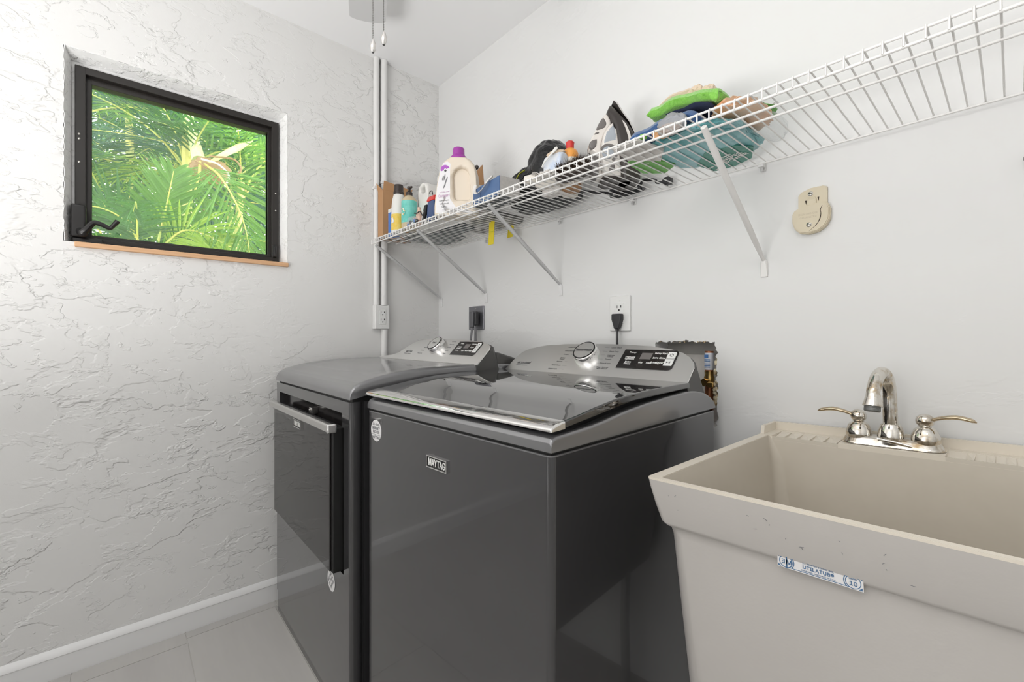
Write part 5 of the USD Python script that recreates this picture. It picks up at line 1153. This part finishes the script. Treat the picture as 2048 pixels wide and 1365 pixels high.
t.part('towel', drape_mesh(1.340, 1.460, -.232, -.180, [(1.340, 1.604), (1.35, 1.614), (1.385, 1.623), (1.421, 1.628), (1.445, 1.628), (1.460, 1.620)], .014, 17, .0025), 'towel_beige', smooth=60)
t.part('fold', lump((1.458, -.215, 1.612), (.020, .016, .018), 6, .3, 2.4, 4), 'towel_beige', smooth=True)
t.part('fold', lump((1.486, -.215, 1.604), (.018, .016, .015), 7, .3, 2.4, 4), 'towel_beige', smooth=True)

# clear packages in front of and under the towels
t = Thing('clear_bag', 'smoky clear plastic bag bulging in front of the blue towel', 'bag', (1.44, -0.335, 1.50))
t.part('film', lump((1.455, -.322, 1.506), (.034, .014, .024), 40, .25, 2.4, 4, ZS), 'smoke_film', smooth=True)
t = Thing('wrapped_pack', 'teal and green wrapped package with pale lettering, lying on the shelf wires', 'package', (1.47, -0.16, ZS), group='wrapped packages on the shelf')
t.part('wrapper', lump((1.462, -.175, ZS + .0125), (.110, .125, .0128), 42, .16, 2.6, 5, ZS + .0003, .75), 'pack_teal', smooth=40)
t.part('orange_end', lump((1.438, -.312, ZS + .016), (.034, .012, .014), 55, .25, 2.6, 4, ZS + .0006), 'pack_orange', smooth=40)
gp = noisy(mapped(trimesh.creation.extrude_polygon(Polygon([(1.420, -.035), (1.408, -.11), (1.46, -.175), (1.525, -.160), (1.548, -.120), (1.520, -.055), (1.470, -.032)]).buffer(-.008).buffer(.008), .0016, engine='earcut').subdivide().subdivide(), (0, 0, ZS - .0003), (1, 0, 0), (0, 1, 0), (0, 0, 1)), .0006, 60, 2)
gl = t.part('print_panel', gp, 'pack_green', smooth=False, label='dark green printed panel on the underside')
exw, eyw = V(.92, -.38, 0), V(-.38, -.92, 0)
for k_, s_ in enumerate(('POWER', 'WIPES', 'fresh')):
    t.part('lettering', text(s_, .013 if k_ < 2 else .008, V(1.492, -.098, ZS - .0010) + eyw * (-.012 + .017 * k_), exw, eyw, .0004, True), 'print_white', parent=gl)
for k_, (x, y) in enumerate(((1.425, -.07), (1.44, -.05))):
    t.part('lettering', text('NEW', .007, (x, y, ZS - .0010), exw, eyw, .0004, True), 'print_white', parent=gl)
t = Thing('wrapped_pack', 'tan-orange package in clear film on top of the right end of the teal one', 'package', (1.56, -0.21, 1.51), group='wrapped packages on the shelf')
t.part('wrapper', lump((1.560, -.215, ZS + .036), (.046, .085, .014), 46, .24, 2.6, 4, ZS + .025, .75), 'pack_orange', smooth=40)
t.part('film', lump((1.590, -.150, ZS + .024), (.030, .085, .022), 47, .2, 2.4, 4, ZS + .001), 'clear_film', smooth=True)
t.part('green_edge', lump((1.565, -.17, ZS + .052), (.045, .05, .007), 48, .2, 3, 3), 'bag_green', smooth=True)
t = Thing('paper_sheet', 'creased white paper sheet on the shelf to the right of the iron', 'paper', (1.355, -0.26, ZS))
t.part('sheet', noisy(mapped(trimesh.creation.extrude_polygon(Polygon([(1.318, -.345), (1.385, -.348), (1.402, -.262), (1.335, -.165), (1.305, -.26)]), .004, engine='earcut').subdivide().subdivide().subdivide(), (0, 0, ZS + .0015), (1, 0, 0), (0, 1, 0), (0, 0, 1)), .0012, 50, 5), 'paper_white', smooth=40)
t = Thing('green_cloth', 'flat green cloth lying on the wires behind the white paper', 'towel', (1.335, -0.19, ZS))
t.part('cloth', noisy(mapped(trimesh.creation.extrude_polygon(Polygon([(1.292, -.245), (1.31, -.262), (1.365, -.19), (1.372, -.15), (1.325, -.118), (1.284, -.16)]).buffer(-.006).buffer(.006), .006, engine='earcut').subdivide().subdivide().subdivide(), (0, 0, ZS + .0012), (1, 0, 0), (0, 1, 0), (0, 0, 1)), .0010, 60, 6), 'bag_green', smooth=40)
t.part('corner', lump((1.392, -.335, ZS + .010), (.010, .008, .008), 51, .4, 3, 3, ZS + .006), 'towel_green', smooth=True)

# ------------------------------------------------------------------ garden outside the window
struct('ground', box(-9, -0.16, -7, 6, -0.25, -0.12), 'soil')
struct('path', box(-1.0, -0.165, -5, 3, -0.14, -0.09), 'bounce_strip')  # unseen pale strip added to bounce daylight up onto the window reveal
PR = np.random.default_rng(21)


def frond_mesh(P, ll, n, width, seed, sides=(1, -1), up=(0, 0, 1), sag=.25, open_=1.0):
    """leaflets along the curve P; every leaflet a ribbon that narrows to its tip"""
    r = np.random.default_rng(seed); P = np.asarray(P, float); d = np.r_[0, np.cumsum(np.linalg.norm(np.diff(P, axis=0), axis=1))]; d /= d[-1]
    vs, fs, k = [], [], 0
    T = np.gradient(P, axis=0); T /= np.linalg.norm(T, axis=1, keepdims=True)
    for i in range(n):
        t = .12 + .88 * (i + .5) / n
        p = np.array([np.interp(t, d, P[:, c]) for c in range(3)]); tg = np.array([np.interp(t, d, T[:, c]) for c in range(3)])
        side = np.cross(tg, up); side /= max(np.linalg.norm(side), 1e-6); nrm = np.cross(side, tg)
        for s in sides:
            a = math.radians((62 - 34 * t) * open_ + r.normal(0, 4))
            q = tg * math.cos(a) + side * s * math.sin(a) + nrm * (.12 + r.normal(0, .06)); q /= np.linalg.norm(q)
            L_ = ll * (math.sin(math.pi * min(.98, .16 + .80 * t)) ** .55) * r.uniform(.9, 1.08); wv = np.cross(q, nrm); wv /= np.linalg.norm(wv)
            for j, (u, w) in enumerate(((0, .35), (.25, 1.0), (.55, .9), (.82, .5), (1.0, .05))):
                c = p + q * L_ * u + V(0, 0, -sag * L_ * u * u * r.uniform(.8, 1.2))
                vs += [c - wv * width * w / 2, c + nrm * width * w * .16, c + wv * width * w / 2]
                if j:
                    b = k + j * 3
                    fs += [(b - 3, b - 2, b + 1), (b - 3, b + 1, b), (b - 2, b - 1, b + 2), (b - 2, b + 2, b + 1)]
            k += 15
    return trimesh.Trimesh(vs, fs, process=False)


def frond(t, P, ll=.34, n=34, width=.022, m='leaf_mid', seed=0, r=.006, **k):
    P = bez(P, 26)
    f = t.part('frond', frond_mesh(P, ll, n, width, seed, **k), m, smooth=30)
    t.part('midrib', tube(P, np.linspace(r, r * .25, len(P)), 6), 'midrib', parent=f)


def crown(t, c, z0, k, seed, ms, L=(.9, 1.3), ll=.36):
    r = np.random.default_rng(seed)
    for i in range(k):
        az = 2 * np.pi * (i + r.uniform(-.3, .3)) / k; el = r.uniform(.75, 1.35); l_ = r.uniform(*L)
        h = V(math.cos(az), math.sin(az), 0); u = np.linspace(0, 1, 6)
        P = [V(c[0], c[1], z0 - .12) + h * l_ * (math.cos(el) * x + .42 * x * x) + V(0, 0, l_ * (math.sin(el) * x - .62 * x * x)) for x in u]
        if max(p[0] for p in P) > -0.55: P = [V(min(p[0], -0.55 - .03 * j), p[1], p[2]) for j, p in enumerate(P)]
        frond(t, P, ll * r.uniform(.85, 1.1), 30, .0145, ms[i % len(ms)], seed * 40 + i)


def cane(t, x, y, h, r=.028, lean=(0, 0)):
    t.part('cane', tube(bez([(x, y, -.13), (x + lean[0] * .4, y + lean[1] * .4, h * .5), (x + lean[0], y + lean[1], h)], 14), np.linspace(r * 1.15, r * .8, 15), 10), 'cane')


# palm right outside the middle of the window
t = Thing('palm', 'areca palm filling the middle of the window, with a yellow stem and dead sheath', 'palm', (-1.38, -0.88, -0.12), group='palms outside the window')
cane(t, -1.42, -0.90, 2.35, .030, (.02, -.02)); cane(t, -1.5, -0.70, 2.2, .026, (-.03, .1))
t.part('crownshaft', tube(bez([(-1.40, -.92, 2.55), (-1.39, -.905, 2.38), (-1.33, -.885, 2.22), (-1.27, -.87, 2.10)], 16), np.linspace(.018, .036, 16 if False else len(bez([(0, 0, 0), (0, 0, 1), (0, 0, 2), (0, 0, 3)], 16))), 10), 'spathe')
t.part('spathe', tube(bez([(-1.22, -.84, 2.06), (-1.2, -.78, 2.12), (-1.2, -.70, 2.19), (-1.2, -.60, 2.27)], 20), np.interp(np.linspace(0, 1, len(bez([(0, 0, 0), (0, 0, 1), (0, 0, 2), (0, 0, 3)], 20))), [0, .3, .75, 1], [.012, .022, .034, .004]), 10, flat=.5), 'spathe')
sh = lump((-1.22, -.82, 2.03), (.03, .105, .075), 61, .3, 2.2, 4)
t.part('dead_sheath', sh, 'leaf_dead', smooth=True)
for i, P in enumerate(([(-1.18, -.87, 2.08), (-1.15, -.79, 2.06), (-1.13, -.74, 2.0), (-1.14, -.76, 1.93)], [(-1.17, -.90, 2.06), (-1.14, -.84, 2.02), (-1.12, -.79, 1.98), (-1.12, -.77, 1.95)], [(-1.16, -.83, 2.10), (-1.12, -.72, 2.10), (-1.11, -.68, 2.05), (-1.12, -.70, 2.01)])):
    t.part('fibre', tube(bez(P, 18), .0055, 6), 'leaf_dead' if i else 'paper_white')
frond(t, [(-1.20, -.85, 2.06), (-.95, -.81, 1.93), (-.90, -.74, 1.78), (-.90, -.69, 1.62), (-.93, -.66, 1.40)], .40, 34, .0155, 'leaf_bright', 1, .007, sides=(1,), up=(-1, 0, .1), sag=.10, open_=.9)
frond(t, [(-1.20, -.85, 2.06), (-.95, -.81, 1.93), (-.90, -.74, 1.78), (-.90, -.69, 1.62), (-.93, -.66, 1.40)], .30, 24, .0135, 'leaf_bright', 2, .006, sides=(-1,), up=(-1, 0, .1), sag=.3)
frond(t, [(-1.22, -.87, 2.08), (-1.08, -.89, 1.96), (-1.03, -.92, 1.82), (-1.02, -.95, 1.68), (-1.05, -.97, 1.45)], .32, 30, .0150, 'leaf_bright', 3, .008, up=(-1, 0, .1), sag=.12)
crown(t, (-1.45, -.92), 2.2, 7, 31, ['leaf_mid', 'leaf_bright'], (.9, 1.2)); crown(t, (-1.55, -.60), 2.1, 6, 32, ['leaf_bright', 'leaf_lime', 'leaf_mid'], (.8, 1.1))
t = Thing('palm', 'low palm with pale fanned fronds at the bottom of the window view', 'palm', (-1.1, -1.10, -0.12), group='palms outside the window')
cane(t, -1.12, -1.08, 1.52, .022, (.03, .0)); cane(t, -1.2, -1.2, 1.45, .02, (.05, .03))
frond(t, [(-1.05, -1.08, 1.50), (-.98, -1.06, 1.62), (-.94, -1.04, 1.74), (-.92, -1.015, 1.90)], .26, 24, .0150, 'leaf_bright', 5, .007, up=(-1, 0, .1), sag=.15)
frond(t, [(-1.06, -1.13, 1.50), (-1.0, -1.20, 1.62), (-1.0, -1.30, 1.675), (-1.02, -1.45, 1.66)], .27, 24, .0155, 'leaf_mid', 6, .006, up=(-1, 0, .1), sag=.1)
frond(t, [(-1.05, -1.06, 1.52), (-.95, -.98, 1.60), (-.92, -.90, 1.60), (-.92, -.78, 1.55)], .24, 22, .0135, 'leaf_lime', 7, .006, up=(-1, 0, .1), sag=.2)
crown(t, (-1.18, -1.15), 1.5, 6, 33, ['leaf_mid', 'leaf_bright'], (.6, .9), .28)
PAL = [(-2.0, -1.55, 2.45, 'tall palm at the left of the window view', ['leaf_mid', 'leaf_blue', 'leaf_lime']), (-2.1, -.35, 2.5, 'tall palm at the right of the window view', ['leaf_blue', 'leaf_mid', 'leaf_bright']), (-2.6, -1.0, 2.75, 'palm behind the middle one, its crown near the window top', ['leaf_blue', 'leaf_lime', 'leaf_mid']), (-2.9, -.1, 2.6, 'bluish palm at the back right of the window view', ['leaf_blue', 'leaf_mid']), (-3.0, -1.75, 2.6, 'palm at the back left of the window view', ['leaf_mid', 'leaf_blue']), (-2.3, -2.5, 2.2, 'palm out past the left edge of the window', ['leaf_mid', 'leaf_bright'])]
for i, (x, y, h, lab_, ms) in enumerate(PAL):
    t = Thing('palm', lab_, 'palm', (x, y, -0.12), group='palms outside the window')
    for k_ in range(3):
        dx, dy = PR.uniform(-.22, .22, 2); hh = h - .38 * k_
        cane(t, x + dx, y + dy, hh, .027, (dx * .4, dy * .4)); crown(t, (x + dx * 1.4, y + dy * 1.4), hh, 7, 100 + i * 5 + k_, ms, (1.0, 1.35), .38)
hv, hf = [], []
for k_ in range(18000):
    c = V(PR.uniform(-5.6, -4.6), PR.uniform(-4.6, 3.4), PR.uniform(0, 4.9)); a_ = PR.normal(0, 1, (2, 3)); a_ /= np.linalg.norm(a_, axis=1, keepdims=True)
    l_ = PR.uniform(.12, .26); b0 = len(hv); hv += [c, c + a_[0] * l_ * .5 + a_[1] * l_ * .2, c + a_[0] * l_, c + a_[0] * l_ * .5 - a_[1] * l_ * .2]; hf += [(b0, b0 + 1, b0 + 2), (b0, b0 + 2, b0 + 3)]
t = Thing('hedge', 'dense dark green hedge far behind the palms', 'hedge', (-5.1, -0.7, -0.12))
t.part('foliage', trimesh.Trimesh(hv, hf, process=False), 'leaf_hedge', smooth=False, kind='stuff')
t.part('stems', cat(*[tube([(-5.1 + PR.uniform(-.3, .3), y, -.13), (-5.1 + PR.uniform(-.3, .3), y + PR.uniform(-.2, .2), 3.6)], .03, 6) for y in np.arange(-4, 2.8, .6)]), 'wood_brush')
